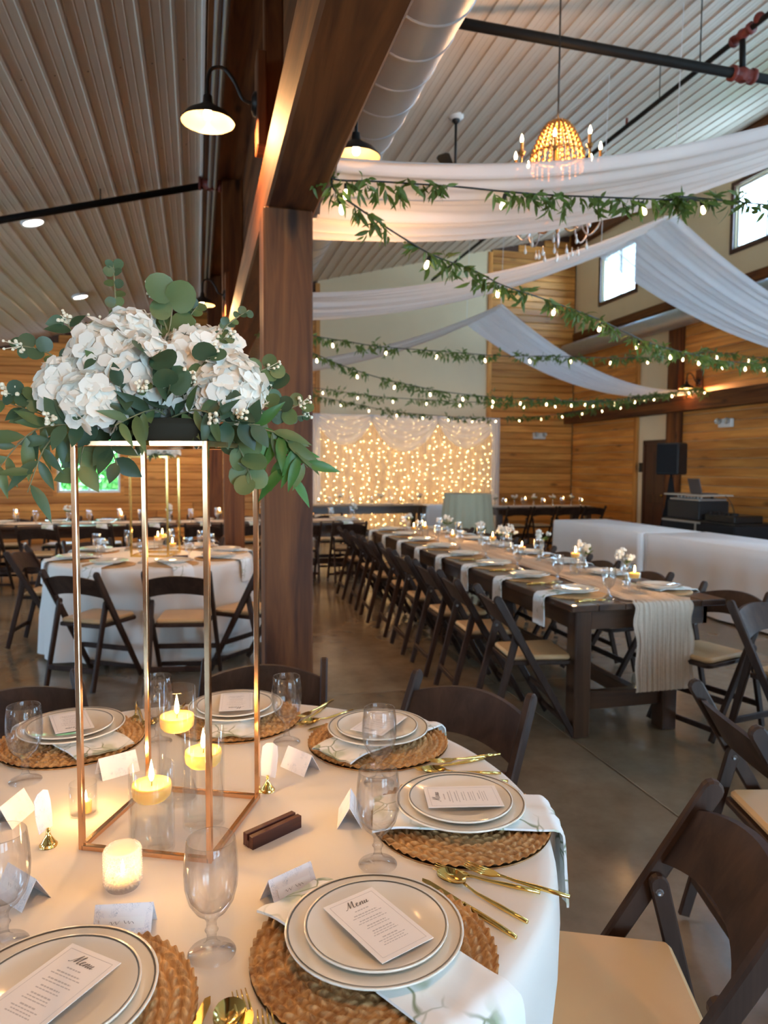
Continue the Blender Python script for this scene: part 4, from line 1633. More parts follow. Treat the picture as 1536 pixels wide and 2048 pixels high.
obj('pedestal', MB().lathe([(.25, 0), (.25, .02), (.04, .04), (.035, 1.02)], 20), BLACKMETAL, sg_t)

# ---- equipment by the side wall
sp = thing('loudspeaker', 'black loudspeaker on a pole in front of the brown door', 'loudspeaker', (7.55, 10.22, 0), R(-62))
obj('cabinet', MB().box((-.19, -.17, 1.40), (.19, .17, 1.92), .02), SPEAKERBLACK, sp)
obj('grille', MB().box((-.17, -.185, 1.43), (.17, -.165, 1.89), .008), BLACKCLOTH, sp)
obj('pole', MB().tube([(0, 0, .6), (0, 0, 1.42)], .018, 10), BLACKMETAL, sp)
obj('stand_scrim', MB().lathe([(.30, .01), (.21, .4), (.10, .9), (.03, 1.36)], 3, None, False), BLACKCLOTH, sp)
dj = thing('equipment_table', 'black draped equipment table by the pine side wall', 'table', (7.42, 8.95, 0))
obj('tabletop', MB().box((-.36, -.78, .72), (.36, .78, .75), .004), BLACKMETAL, dj)
obj('skirt', MB().box((-.37, -.79, .02), (.37, .79, .715), .01), BLACKCLOTH, dj)
obj('table_edge', MB().box((-.375, -.1, .70), (-.365, .78, .73)), GALV, dj)
obj('skirt_seam', MB().box((-.375, -.02, .02), (-.37, .02, .70)), GALV, dj)
rk = thing('audio_rack', 'dark audio case with small knobs on the equipment table', 'audio case', (7.36, 9.28, .75))
obj('case', MB().box((-.26, -.33, 0), (.26, .40, .27), .01), SPEAKERBLACK, rk)
obj('mixer_top', MB().box((-.24, -.31, .27), (.24, .38, .31), .01), GALV, rk)
for k in range(8):
    obj('knob', MB().lathe([(0, .02), (.014, .018), (.016, 0)], 8), WHITEPLASTIC, rk, (-.15, -.24 + .075 * k, .31))
kb = obj('keyboard_shelf', MB().box((-.28, -.42, 0), (.28, .45, .025), .005), plain('pale_shelf', (.50, .45, .38), .4), None, (7.36, 9.30, 1.095))
tag(kb, 'pale shelf board carrying the laptop above the audio case', 'shelf')
obj('shelf_bracket', MB().box((-.02, .33, -.035), (.02, .35, 0)).box((-.02, -.31, -.035), (.02, -.29, 0)), BLACKMETAL, kb)
lt = thing('laptop', 'open grey laptop on the pale shelf by the pine wall', 'laptop', (7.40, 9.22, 1.12), R(80))
obj('base', MB().box((-.17, -.12, 0), (.17, .12, .016), .004), plain('laptop_grey', (.12, .12, .14), .35, .4), lt)
obj('screen_lid', MB().box((-.17, 0, 0), (.17, .012, .23), .004), MATS['laptop_grey'], lt, (0, .12, .012), (R(-14), 0, 0))
mx_ = thing('mixing_console', 'black mixing console with cables on the equipment table', 'mixer', (7.36, 8.55, .75))
obj('body', MB().box((-.24, -.30, 0), (.24, .30, .10), .012), BLACKMETAL, mx_)
for k in range(6):
    obj('fader_knob', MB().box((-.2, -.02, .10), (-.12, .02, .135), .004), SPEAKERBLACK, mx_, (0, -.22 + .09 * k, 0))
obj('microphone_stem', MB().tube(catmull([(.1, .1, .1), (.08, .14, .25), (.02, .2, .36)], 5), .006, 6), BLACKMETAL, mx_)
rc = obj('road_case', MB().box((-.30, -.40, 0), (.30, .40, .42), .012), BLACKMETAL, None, (7.5, 7.75, 0))
tag(rc, 'black road case on the floor beside the equipment table', 'case')

# ================================================================== TABLEWARE
# ---- prototypes (built once, copied for every setting)
def mk_placemat():
    """round braided mat: concentric ropes with slanting strands"""
    def fn(u, v):
        a = 2 * PI * u
        r = .012 + (.188 - .012) * v
        ring = r / .0150
        fr = ring - math.floor(ring)
        k = max(6, int(2 * PI * (math.floor(ring) + .5) * .0150 / .021))
        rope = math.sin(PI * fr) ** .7
        tw = math.sin(a * k + (fr - .5) * 5.0 * (1 if int(ring) % 2 else -1))
        z = .003 + .009 * rope * (.70 + .30 * tw)
        rr = r + .0008 * tw
        return (rr * math.cos(a), rr * math.sin(a), z)
    mb = MB()
    mb.grid(fn, 420, 80, True)
    mb.lathe([(.188, .004), (.186, 0), (0, 0)], 60)
    return mb.mesh('placemat')


MAT_NEAR = mk_placemat()
MAT_NEAR.materials.append(STRAW)
MAT_FAR = MB().lathe([(.188, 0), (.19, .006), (.17, .009), (.14, .006), (.11, .009), (.0, .008)], 32).mesh('placemat')
MAT_FAR.materials.append(STRAW)


def plate_prof(R_, h):
    return [(0, .004), (R_ * .55, .004), (R_ * .64, .007), (R_ * .72, h * .55), (R_ * .97, h - .001), (R_, h), (R_ * .995, h - .004), (R_ * .72, h * .55 - .005), (R_ * .6, 0), (0, 0)]


def mk_plate(R_, h, n=56):
    me = MB().lathe(plate_prof(R_, h)[::-1], n).mesh('plate')
    me.materials.append(PLATE)
    ln = MB().lathe([(R_ * .962, h - .0010), (R_ * .972, h - .0002), (R_ * .978, h + .0001), (R_ * .968, h - .0003)], n)
    ln = MB().lathe([(R_ * .955, h - .0018 + .0009), (R_ * .964, h - .0005), (R_ * .973, h + .0003)], n).mesh('rim_line')
    ln.materials.append(RIMLINE)
    return me, ln


PL_BIG, LN_BIG = mk_plate(.136, .020)
PL_SM, LN_SM = mk_plate(.110, .016)
PL_FAR, LN_FAR = mk_plate(.136, .020, 24)
PS_FAR, _l = mk_plate(.110, .016, 24)


def plate(kind, p, label, group, tilt=(0, 0)):
    me, ln = {'big': (PL_BIG, LN_BIG), 'small': (PL_SM, LN_SM), 'far': (PL_FAR, None), 'farsmall': (PS_FAR, None)}[kind]
    if ln is None:
        o = obj('dinner_plate' if kind == 'far' else 'salad_plate', me, None, None, p)
        return tag(o, label, 'plate', group)
    o = thing('dinner_plate' if kind == 'big' else 'salad_plate', label, 'plate', p, 0, group)
    o.rotation_euler = (tilt[0], tilt[1], 0)
    obj('dish', me, None, o)
    obj('rim_line', ln, None, o)
    return o


GOB_OUT = [(0, 0), (.034, 0), (.0365, .002), (.035, .004), (.020, .009), (.010, .016), (.0070, .026), (.0078, .034), (.0105, .038), (.0078, .042), (.0075, .052), (.012, .060), (.024, .070), (.034, .086), (.0395, .108), (.0408, .130), (.0395, .155), (.0365, .180), (.0358, .1815)]
GOB_IN = [(.0350, .180), (.0378, .155), (.0388, .130), (.0376, .109), (.0322, .090), (.0215, .076), (.010, .070), (0, .0685)]
GOB_NEAR = MB().lathe(GOB_OUT + GOB_IN, 40).mesh('goblet')
GOB_NEAR.materials.append(GLASS)
GOB_FAR = MB().lathe([(0, 0), (.036, 0), (.034, .005), (.008, .02), (.007, .055), (.03, .078), (.0405, .125), (.036, .18)], 14).mesh('goblet')
GOB_FAR.materials.append(FARGLASS)


def goblet(near, p, label, group):
    o = obj('water_goblet', GOB_NEAR if near else GOB_FAR, None, None, p)
    return tag(o, label, 'goblet', group)


def mk_cutlery():
    d = {}
    kn = MB()
    kn.prism([(-.004, 0), (.0035, 0), (.0045, .03), (.0035, .085), (-.001, .098), (-.0075, .092), (-.0095, .06), (-.008, .02)], .0014, 'z', 0, Matrix.Translation((0, 0, .004)))
    kn.tube([(0, -.004, .004), (-.001, .004, .004)], [.0045, .0035], 8)
    kh = MB().tube([(0, 0, .004), (0, -.03, .004), (0, -.08, .0045), (0, -.115, .004)], [.0040, .0050, .0047, .0036], 8)
    d['knife'] = [('blade', kn), ('handle', kh)]
    bowl = MB()

    def fb(u, v):
        t = 2 * PI * u
        r = v
        x, y = .0205 * r * math.cos(t), .030 * r * math.sin(t)
        x *= 1 - .16 * math.sin(t) * r * -1
        return (x, y + .028, .0035 + .0085 * r * r)
    bowl.grid(fb, 20, 5, True)
    bowl.grid(lambda u, v: Vector(fb(1 - u, v)) - Vector((0, 0, .0012)), 20, 5, True)
    sh = MB().tube([(0, 0, .010), (0, -.012, .0075), (0, -.03, .0045), (0, -.08, .0042), (0, -.135, .004)], [.0026, .0022, .0028, .0042, .0036], 8)
    d['spoon'] = [('bowl', bowl), ('handle', sh)]
    hd = MB()
    hd.prism([(-.0035, -.004), (.0035, -.004), (.0105, .012), (.0115, .026), (-.0115, .026), (-.0105, .012)], .0022, 'z', 0, Matrix.Translation((0, 0, .0055)))
    tn = []
    for k in range(4):
        x = -.0097 + k * .00647
        tn.append(('tine', MB().tube([(x, .024, .0055), (x, .045, .0068), (x * .95, .064, .0100)], [.0019, .0017, .0008], 6)))
    fh = MB().tube([(0, 0, .0055), (0, -.012, .006), (0, -.03, .0045), (0, -.08, .0042), (0, -.130, .004)], [.0034, .0024, .0026, .0042, .0036], 8)
    d['fork'] = [('head', hd), ('handle', fh)] + tn
    out = {}
    for k, parts in d.items():
        out[k] = []
        for n, mb in parts:
            me = mb.mesh(n)
            me.materials.append(GOLD)
            out[k].append((n, me))
    return out


CUT = mk_cutlery()


def cutlery(kind, p, rz, label, group):
    o = thing(kind, label, kind, p, rz, group)
    for n, me in CUT[kind]:
        obj(n, me, None, o)
    return o


# ---- menu card with heading and lines of small print
STROKES = {  # cursive "Menu" on a unit baseline
    'M': [[(0, .05), (.05, 0), (.14, .12), (.25, .55), (.33, .98), (.34, .6), (.36, .08), (.46, .5), (.60, .97), (.60, .5), (.62, .12), (.68, .02), (.78, .12)]],
    'e': [[(.80, .12), (.92, .26), (1.0, .40), (.93, .48), (.86, .36), (.85, .16), (.93, .02), (1.03, .08), (1.10, .18)]],
    'n': [[(1.10, .18), (1.17, .42), (1.16, .18), (1.13, .02), (1.20, .28), (1.30, .44), (1.35, .34), (1.32, .12), (1.37, .02), (1.45, .14)]],
    'u': [[(1.45, .14), (1.53, .42), (1.49, .16), (1.54, .02), (1.63, .14), (1.70, .42), (1.66, .16), (1.71, .02), (1.82, .14)]],
}


def ribbon(mb, pts, w, z):
    pts = [Vector((p[0], p[1], 0)) for p in pts]
    pts = catmull(pts, 4)
    vs, fs = [], []
    for i, p in enumerate(pts):
        t = (pts[min(i + 1, len(pts) - 1)] - pts[max(0, i - 1)]).normalized()
        wd = w * (.45 + .75 * abs(t.y) if t.y < 0 else .5)
        n = Vector((-t.y, t.x, 0)) * wd
        vs += [(p.x + n.x, p.y + n.y, z), (p.x - n.x, p.y - n.y, z)]
    for i in range(len(pts) - 1):
        fs.append((2 * i, 2 * i + 1, 2 * i + 3, 2 * i + 2))
    mb.add(vs, fs)


MENU_CARD = MB().box((-.047, -.078, 0), (.047, .078, .0008)).mesh('card')
MENU_CARD.materials.append(PAPER)
hb = MB()
for st_ in STROKES.values():
    for s_ in st_:
        ribbon(hb, [((x + .25 * y - .95) * .0235, .049 + y * .0170) for x, y in s_], .0009, .0011)
MENU_HEAD = hb.mesh('heading_script')
MENU_HEAD.materials.append(INK)
pb = MB()
rr_ = random.Random(4)
yy = .038
for blk in (1, 2, 2, 2, 3, 4):
    for ln_ in range(blk):
        w_ = rr_.uniform(.010, .022) if ln_ == 0 else rr_.uniform(.018, .027)
        x_ = -w_
        while x_ < w_:
            ww = rr_.uniform(.003, .007)
            pb.box((x_, yy, .0008), (min(w_, x_ + ww), yy + (.0022 if ln_ == 0 else .0015), .0010))
            x_ += ww + .0013
        yy -= .0050
    yy -= .0045
MENU_PRINT = pb.mesh('small_print')
MENU_PRINT.materials.append(INK2)
bb = MB()
for a, b in (((-.040, -.070), (.040, -.0695)), ((-.040, .0695), (.040, .070)), ((-.040, -.070), (-.0395, .070)), ((.0395, -.070), (.040, .070))):
    bb.box((a[0], a[1], .0008), (b[0], b[1], .0010))
MENU_BORDER = bb.mesh('border_line')
MENU_BORDER.materials.append(INK2)


def menu(p, rz, label, group, tilt=0.0):
    o = thing('menu_card', label, 'menu', p, rz, group)
    o.rotation_euler = (tilt, 0, rz)
    obj('card', MENU_CARD, None, o)
    obj('heading_script', MENU_HEAD, None, o)
    obj('small_print', MENU_PRINT, None, o)
    obj('border_line', MENU_BORDER, None, o)
    return o


# ---- tent place card
pc = MB()
for s in (-1, 1):
    pc.add([(-.045, 0, .046), (.045, 0, .046), (.045, s * .026, 0), (-.045, s * .026, 0), (-.045, -s * .0008, .045), (.045, -s * .0008, .045), (.045, s * .0252, 0), (-.045, s * .0252, 0)],
           [(0, 1, 2, 3), (4, 7, 6, 5), (0, 3, 7, 4), (1, 5, 6, 2), (3, 2, 6, 7)])
PC_M = pc.mesh('tent_card')
PC_M.materials.append(CARD)
pn = MB()
ribbon(pn, [(-.020 + .0022 * i, .0022 * math.sin(i * 2.1) * (1.6 if i in (0, 7) else 1)) for i in range(8)], .00035, 0)
ribbon(pn, [(.002 + .0022 * i, .0022 * math.sin(i * 2.4 + 1) * (1.7 if i == 0 else 1)) for i in range(8)], .00035, 0)
PC_N = pn.mesh('handwritten_name')
PC_N.materials.append(INK)
PC_B = MB().box((-.034, -.008, -.0003), (.034, .008, 0)).mesh('name_band')
PC_B.materials.append(PAPER)


def place_card(p, rz, label):
    o = thing('place_card', label, 'place card', p, rz, 'tented place cards on the near table')
    obj('tent_card', PC_M, None, o)
    tl = math.atan2(.046, .026)
    for me, off in ((PC_B, .0009), (PC_N, .0014)):
        obj(me.name.split('.')[0], me, None, o, (0, -.0133 - off * math.sin(tl), .0225 + off * math.cos(tl)), (tl, 0, 0))
    return o


# ---- napkins: a folded strip from the table centre side over the edge
def napkin_mesh(r0, edge, drop, w, seed, near=True):
    rnd = random.Random(seed)
    path = [(r0, .010), (r0 + .05, .016), (r0 + .12, .012), (edge - .12, .012), (edge - .03, .008), (edge + .004, .004), (edge + .016, -.02), (edge + .020, -.08), (edge + .024, -drop)]
    path = catmull([Vector((p[0], p[1], 0)) for p in path], 4)
    n = len(path)

    def fn(off):
        def f(u, v):
            i = min(n - 1, int(round(v * (n - 1))))
            p = path[i]
            s = u - .5
            ww = w * (1 + .25 * max(0, (i / n) - .5))
            rip = .004 * math.sin(u * 9 + seed) + .003 * math.sin(u * 17 + i * .3)
            skew = .04 * (i / n - .4)
            if p.y < -.001:
                return (s * ww + skew, -p.x - abs(rip) - off, p.y)
            return (s * ww + skew, -p.x, max(.0015, p.y + rip * .5 + off))
        return f
    mb = MB()
    mb.grid(fn(.0045), 16 if near else 8, n - 1)
    mb.grid(fn(.0), 16 if near else 8, n - 1)
    mb.grid(lambda u, v: tuple(Vector(fn(.0)(0, v)).lerp(Vector(fn(.0045)(0, v)), u)), 1, n - 1)
    mb.grid(lambda u, v: tuple(Vector(fn(.0)(1, v)).lerp(Vector(fn(.0045)(1, v)), u)), 1, n - 1)
    me = mb.mesh('napkin')
    me.materials.append(NAPKIN)
    return me


NAPK = [napkin_mesh(.405, TR + .006, .16, .145, s) for s in (1, 4)]

NEAR = [(-60, 'at the front of the near table'), (-15, 'beside the pulled-out chair'), (31, 'facing the long table'), (76, 'in front of the timber post'), (120, 'behind the gold stand'), (-106, 'in the bottom corner of the picture')]
for i, (deg, where) in enumerate(NEAR):
    er = Vector((math.cos(R(deg)), math.sin(R(deg)), 0))
    et = Vector((-er.y, er.x, 0))
    rz = R(deg + 90)

    def pos(rad, lat, z=0.0):
        return (TC + er * rad + et * lat) + Vector((0, 0, TH + z))
    g = 'place settings on the near table'
    rad = .588 if i != 5 else .56
    tag(obj('placemat', MAT_NEAR, None, None, pos(rad, .0, .0005), (0, 0, rz + i)), 'round braided water hyacinth placemat %s' % where, 'placemat', g)
    o = obj('napkin', NAPK[i % 2], None, None, (TC.x, TC.y, TH + .010), (0, 0, rz))
    tag(o, 'folded white napkin with green floral print %s' % where, 'napkin', g)
    plate('big', pos(rad, 0, .029), 'ivory dinner plate with a grey rim line %s' % where, g)
    plate('small', pos(rad, .004, .0365), 'smaller ivory plate stacked on a dinner plate %s' % where, g)
    menu(pos(rad + .005, .0, .0535), rz + R([-8, 4, 18, 10, -14, -24][i]), 'white printed menu card lying on the plates %s' % where, g)
    goblet(True, pos(.415, .175, .001) if i else pos(.415, .175, .001), 'clear stemmed water goblet of the setting %s' % where, g)
    if i in (0, 1, 2, 3, 5):
        cutlery('knife', pos(.605, .192, .0005), rz + R(-4), 'gold table knife of the setting %s' % where, g)
        cutlery('spoon', pos(.575, .232, .0005), rz + R(-1), 'gold spoon of the setting %s' % where, g)
    cutlery('fork', pos(.560, .262, .0005), rz + R(24), 'gold fork nearer the spoon of the setting %s' % where, g)
    cutlery('fork', pos(.600, .298, .0035), rz + R(17), 'gold fork on the outside of the setting %s' % where, g)
# goblet of the setting beyond the picture edge
p = at(8, 1893, Z=TH)
goblet(True, p + Vector((0, 0, .001)), 'clear water goblet cut off at the lower picture edge', 'place settings on the near table')

for (x, y, face, lab) in ((250, 1862, -103, 'tented place card behind the bottom corner plate'), (580, 1792, -58, 'tented place card behind the front plate'), (235, 1545, 120, 'pink tinted place card in front of the plate behind the gold stand'),
                          (25, 1637, 165, 'place card standing at the picture edge by the candle'), (600, 1537, 35, 'place card leaning between goblets behind the gold stand corner'), (700, 1637, -13, 'place card half hidden behind the front goblet'), (45, 1792, -140, 'place card behind the cut-off goblet')):
    p = at(x, y, Z=TH)
    place_card(p, R(face + 90 + random.uniform(-5, 5)), lab)

# ---- gold stand
SA = R(-24.3)
SC = Vector((-.0505, 1.513, TH))
S_, SH = .262, .79


def gold_stand(loc, rz, label, mat, s=S_, h=SH, b=.0105):
    o = thing('flower_stand', label, 'flower stand', loc, rz, 'tall gold flower stands')
    q = s / 2
    for sx in (-1, 1):
        for sy in (-1, 1):
            obj('upright', MB().box((sx * q - b / 2, sy * q - b / 2, 0), (sx * q + b / 2, sy * q + b / 2, h), .0012), mat, o)
    for z, nm in ((0.0, 'base_bar'), (h - b, 'top_bar')):
        for k in range(4):
            a, c_ = [((-1, -1), (1, -1)), ((1, -1), (1, 1)), ((1, 1), (-1, 1)), ((-1, 1), (-1, -1))][k]
            obj(nm, MB().bar((a[0] * q, a[1] * q, z + b / 2), (c_[0] * q, c_[1] * q, z + b / 2), b, b, .0012), mat, o)
    obj('top_plate', MB().box((-q, -q, h - .003), (q, q, h)), mat, o)
    return o


gold_stand(SC, SA, 'tall rose gold frame stand in the middle of the near table', GOLDCOPPER)

# ---- cylinder vases with floating candles
def flame_mesh(s=1.0):
    return MB().lathe([(0, 0), (.0035 * s, .004 * s), (.0052 * s, .012 * s), (.0040 * s, .024 * s), (.0018 * s, .036 * s), (0, .044 * s)], 10)


FLM = flame_mesh().mesh('flame')
FLM.materials.append(FLAME)


def floating_candle(p, label, group, r=.037, power=.5, far=False):
    o = thing('floating_candle', label, 'candle', p, 0, group)
    n = 14 if far else 32
    obj('wax', MB().lathe([(0, 0), (r * .75, 0), (r * .95, .008), (r, .022), (r * .96, .031), (r * .7, .027), (0, .025)], n), WAX, o)
    obj('wick', MB().tube([(0, 0, .024), (.001, 0, .038)], .0011, 5), WICK, o)
    obj('flame', FLM, None, o, (0, 0, .034))
    if power:
        point_light('candle_light', (0, 0, .062), power, (1, .55, .20), .012, o)
    return o


def cylinder_vase(p, r, h, label, group, far=False):
    o = thing('cylinder_vase', label, 'vase', p, 0, group)
    n = 18 if far else 48
    obj('glass_wall', MB().lathe([(0, 0), (r - .003, 0), (r, .003), (r, h - .001), (r - .001, h), (r - .0025, h - .001), (r - .0025, .010), (0, .008)], n), VASE, o)
    wl_ = h * (.78 if far else .70)
    obj('water', MB().lathe([(0, .0085), (r - .0032, .0105), (r - .0032, wl_), (0, wl_)], n), WATER, o)
    return o, wl_


CV = [((305, 1700), .0425, .168, 'shortest cylinder vase of water with a lit candle, at the front inside the stand'), ((408, 1650), .0425, .205, 'middle cylinder vase of water behind the front leg of the stand'), ((356, 1602), .0425, .255, 'tallest cylinder vase of water at the back of the stand')]
CVL = ['round floating candle lit in the shortest vase', 'round floating candle in the middle vase behind the gold leg', 'round floating candle lit in the tallest vase']
for i, ((x, y), r, h, lab) in enumerate(CV):
    p = at(x, y, Z=TH) + Vector((0, 0, .001))
    o, wl_ = cylinder_vase(p, r, h, lab, 'vases on the near table')
    floating_candle(p + Vector((0, 0, wl_ - .016)), CVL[i], 'floating candles on the near table', .0375, 1.0)

# ---- votives
p = at(167, 1628, Z=TH)
v1 = thing('votive_holder', 'small clear votive glass with a lit candle beside the gold stand', 'votive', p, 0, 'votives on the near table')
obj('glass_wall', MB().lathe([(0, 0), (.026, 0), (.028, .004), (.028, .068), (.0265, .068), (.0262, .006), (0, .005)], 32), VASE, v1)
tl1 = thing('tealight_candle', 'small yellow candle glowing in the clear votive glass', 'candle', p + Vector((.006, -.002, .0055)))
obj('wax', MB().lathe([(0, 0), (.011, 0), (.0115, .024), (.009, .026), (0, .025)], 16), WAX, tl1)
obj('flame', FLM, None, tl1, (0, 0, .024), (0, 0, 0), .55)
point_light('candle_light', (0, 0, .04), .3, (1, .55, .2), .008, tl1)
p = at(246, 1772, Z=TH)
v2 = thing('hobnail_votive', 'hobnail textured votive glass glowing at the front of the stand', 'votive', p, 0, 'votives on the near table')
obj('glass_wall', MB().lathe([(0, 0), (.027, 0), (.030, .005), (.031, .07), (.029, .072), (.0275, .070), (.0265, .010), (0, .009)], 36), HOB, v2)
nb = MB()
for j in range(9):
    for k in range(26):
        a = 2 * PI * (k + .5 * (j % 2)) / 26
        nb.blob((.0308 * math.cos(a), .0308 * math.sin(a), .012 + .0066 * j), .0029, 6, 4)
obj('hobnails', nb, HOB, v2, kind='stuff')
tl2 = thing('tealight_candle', 'small candle burning inside the hobnail votive', 'candle', p + Vector((0, 0, .010)))
obj('wax', MB().lathe([(0, 0), (.019, 0), (.0195, .014), (.017, .016), (0, .015)], 18), WAX, tl2)
obj('flame', FLM, None, tl2, (0, 0, .014), (0, 0, 0), .6)
point_light('candle_light', (0, 0, .03), .16, (1, .55, .2), .008, tl2)

# ---- wooden sign holder block
a_, b_ = at(500, 1700, Z=TH), at(592, 1657, Z=TH)
d_ = b_ - a_
sb = thing('sign_holder', 'dark reddish wooden sign holder block with a slot', 'sign holder', (a_ + b_) / 2 + Vector((0, .012, 0)), math.atan2(d_.y, d_.x))
L_ = d_.length / 2 + .004
obj('block', MB().box((-L_, -.016, 0), (L_, -.003, .026), .001).box((-L_, .003, 0), (L_, .016, .026), .001).box((-L_, -.003, 0), (L_, .003, .014)), SIGNWOOD, sb)

# ---- table number holders: gold cone with an upright card
def card_holder(x, y, rz, label, tint):
    p = at(x, y, Z=TH)
    o = thing('card_holder', label, 'card holder', p, rz, 'gold card holders on the near table')
    obj('gold_base', MB().lathe([(0, 0), (.016, 0), (.017, .004), (.012, .010), (.0105, .013), (.006, .020), (.004, .026), (.003, .036), (0, .037)], 20), GOLD, o)
    cr = obj('card', MB().prism([(-.019, 0), (.017, 0), (.020, .02), (.021, .05), (.018, .072), (.006, .078), (-.010, .075), (-.020, .066), (-.022, .03)], .0012, 'y', 0, Matrix.Translation((0, 0, .032))), tint, o, (0, 0, 0), (R(-8), 0, 0))
    return o


card_holder(97, 1692, R(60), 'gold holder with an upright bluish card at the aisle side of the stand', CARD)
card_holder(535, 1582, R(-35), 'gold holder with a pale pink card behind the stand corner', PAPER)


# ================================================================== FLOWERS
def petal_head(R_, seed, n=60, size=.030):
    rnd = random.Random(seed)
    mb = MB()
    for k in range(n):
        z = 1 - 1.72 * (k + .5) / n
        a = k * 2.399963 + rnd.uniform(-.2, .2)
        s = math.sqrt(max(0, 1 - z * z))
        nrm = Vector((s * math.cos(a), s * math.sin(a), z))
        c = nrm * R_ * rnd.uniform(.88, 1.02)
        nrm = (nrm + Vector((rnd.uniform(-.35, .35), rnd.uniform(-.35, .35), rnd.uniform(-.2, .4)))).normalized()
        t = nrm.orthogonal().normalized()
        b = nrm.cross(t)
        a0 = rnd.uniform(0, 6.28)
        for q in range(4):
            an = a0 + q * PI / 2
            d = t * math.cos(an) + b * math.sin(an)
            e = nrm.cross(d)
            L = size * rnd.uniform(.85, 1.2)
            W = L * rnd.uniform(.46, .58)
            cup = rnd.uniform(.1, .5)
            v = [c + d * L * .06, c + d * L * .45 + e * W * .9 + nrm * L * cup * .35, c + d * L * .45 + nrm * L * cup * .18, c + d * L * .45 - e * W * .9 + nrm * L * cup * .35,
                 c + d * L * .82 + e * W * .72 + nrm * L * cup * .55, c + d * L * 1.0 + nrm * L * cup * .45, c + d * L * .82 - e * W * .72 + nrm * L * cup * .55]
            mb.add(v, [(0, 2, 1), (0, 3, 2), (1, 2, 5, 4), (2, 3, 6, 5)], True)
    mb.blob((0, 0, 0), R_ * .84, 14, 10)
    me = mb.mesh('hydrangea_head')
    me.materials.append(PETAL)
    return me


def rose_head(R_, seed):
    rnd = random.Random(seed)
    mb = MB()
    for ring in range(5):
        m = 3 + ring
        for k in range(m):
            a0 = 2 * PI * k / m + ring * .9
            rr = R_ * (.22 + .19 * ring)
            hgt = R_ * (.95 - .13 * ring)

            def fn(u, v, a0=a0, rr=rr, hgt=hgt, ring=ring, m=m):
                a = a0 + (u - .5) * 2.2 * 2 * PI / m * .75
                r = rr * (.45 + .65 * v ** .7) + R_ * .16 * max(0, v - .75) * ring
                z = -R_ * .5 + (hgt + R_ * .5) * v - R_ * .5 * (abs(u - .5) * 2) ** 3 * v
                return (r * math.cos(a), r * math.sin(a), z)
            mb.grid(fn, 6, 5)
    me = mb.mesh('rose_head')
    me.materials.append(PETAL)
    return me


def round_leaf(r, cup=.25):
    mb = MB()
    n = 14
    vs = [(0, r * .9, 0), (0, 0, 0)]
    ring = []
    for k in range(n):
        a = -PI / 2 + 2 * PI * (k + .5) / n
        notch = 1 - .12 * math.exp(-((k + .5 - 0) / 1.2) ** 2) - .12 * math.exp(-((n - k - .5) / 1.2) ** 2)
        ring.append((r * math.cos(a) * .96 * notch, r * .9 + r * math.sin(a) * notch, cup * r * (abs(math.cos(a)) ** 2) * .6))
    vs = [(0, r * .9, 0)] + ring
    fs = [(0, 1 + k, 1 + (k + 1) % n) for k in range(n)]
    me = mb.add(vs, fs, True).mesh('leaf')
    return me


LM_ = {}
for i in range(4):
    for nm, me in (('round', round_leaf(.026)), ('small', round_leaf(.011)), ('oval', leaf_mesh(.060, .034, .2, .12, 6).mesh('leaf')), ('long', leaf_mesh(.082, .024, .35, .28, 6).mesh('leaf'))):
        me.materials.append(LEAF[i])
        LM_[(nm, i)] = me


def place_leaf(parent, kind, mat, p, dirv, up, s):
    dirv = dirv.normalized()
    side = dirv.cross(up)
    side = side.normalized() if side.length > 1e-4 else dirv.orthogonal().normalized()
    nrm = side.cross(dirv)
    o = obj('leaf', LM_[(kind, mat)], None, parent)
    o.matrix_local = Matrix(((side.x * s, dirv.x * s, nrm.x * s, p.x), (side.y * s, dirv.y * s, nrm.y * s, p.y), (side.z * s, dirv.z * s, nrm.z * s, p.z), (0, 0, 0, 1)))
    return o


def sprig(parent, pts, kind, mat, n, s, seed, buds=0, name='foliage_sprig', droop=.3):
    """stem through pts with paired leaves; optional cluster of buds at the tip"""
    rnd = random.Random(seed)
    cur = catmull(pts, 5)
    o = obj(name, MB().tube(cur, [.0022 * (1 - .6 * i / len(cur)) for i in range(len(cur))], 5), STEM, parent)
    m = len(cur) - 1
    for k in range(n):
        t = .25 + .75 * (k + .5) / n
        i = min(m - 1, int(t * m))
        p, q = cur[i], cur[i + 1]
        tg = (q - p).normalized()
        sd = 1 if k % 2 else -1
        lat = tg.cross(Vector((rnd.uniform(-.4, .4), -1, rnd.uniform(-.3, .6)))).normalized()
        d = (tg * rnd.uniform(.2, .9) + lat * sd * rnd.uniform(.6, 1.1) + Vector((0, rnd.uniform(-.5, .3), -droop * rnd.random()))).normalized()
        place_leaf(o, kind, mat if rnd.random() < .75 else (mat + 2) % 3, p, d, Vector((rnd.uniform(-.5, .5), -1, rnd.uniform(-.2, .8))), s * rnd.uniform(.75, 1.15))
    if buds:
        b = MB()
        e = cur[-1]
        tg = (cur[-1] - cur[-2]).normalized()
        for k in range(buds):
            c = e + tg * rnd.uniform(-.012, .016) + Vector((rnd.uniform(-1, 1), rnd.uniform(-1, 1), rnd.uniform(-1, 1))) * .011
            b.blob(c, rnd.uniform(.0028, .0046), 6, 4)
            b.tube([e - tg * .012, c], .0007, 4, False)
        obj('buds', b, BUD, o, kind='stuff')
    return o


fz = SC.z + SH
fa = thing('flower_arrangement', 'white hydrangea and eucalyptus arrangement on the near gold stand', 'flowers', (SC.x, SC.y, fz), 0, 'flower arrangements')
FO = Vector((SC.x, SC.y, fz))


def fpx(x, y, dy=0.0):
    """arrangement-local point surveyed at a photo pixel, dy metres behind (+) or in front (-) of the stand axis"""
    return at(x, y, Y=SC.y + dy) - FO


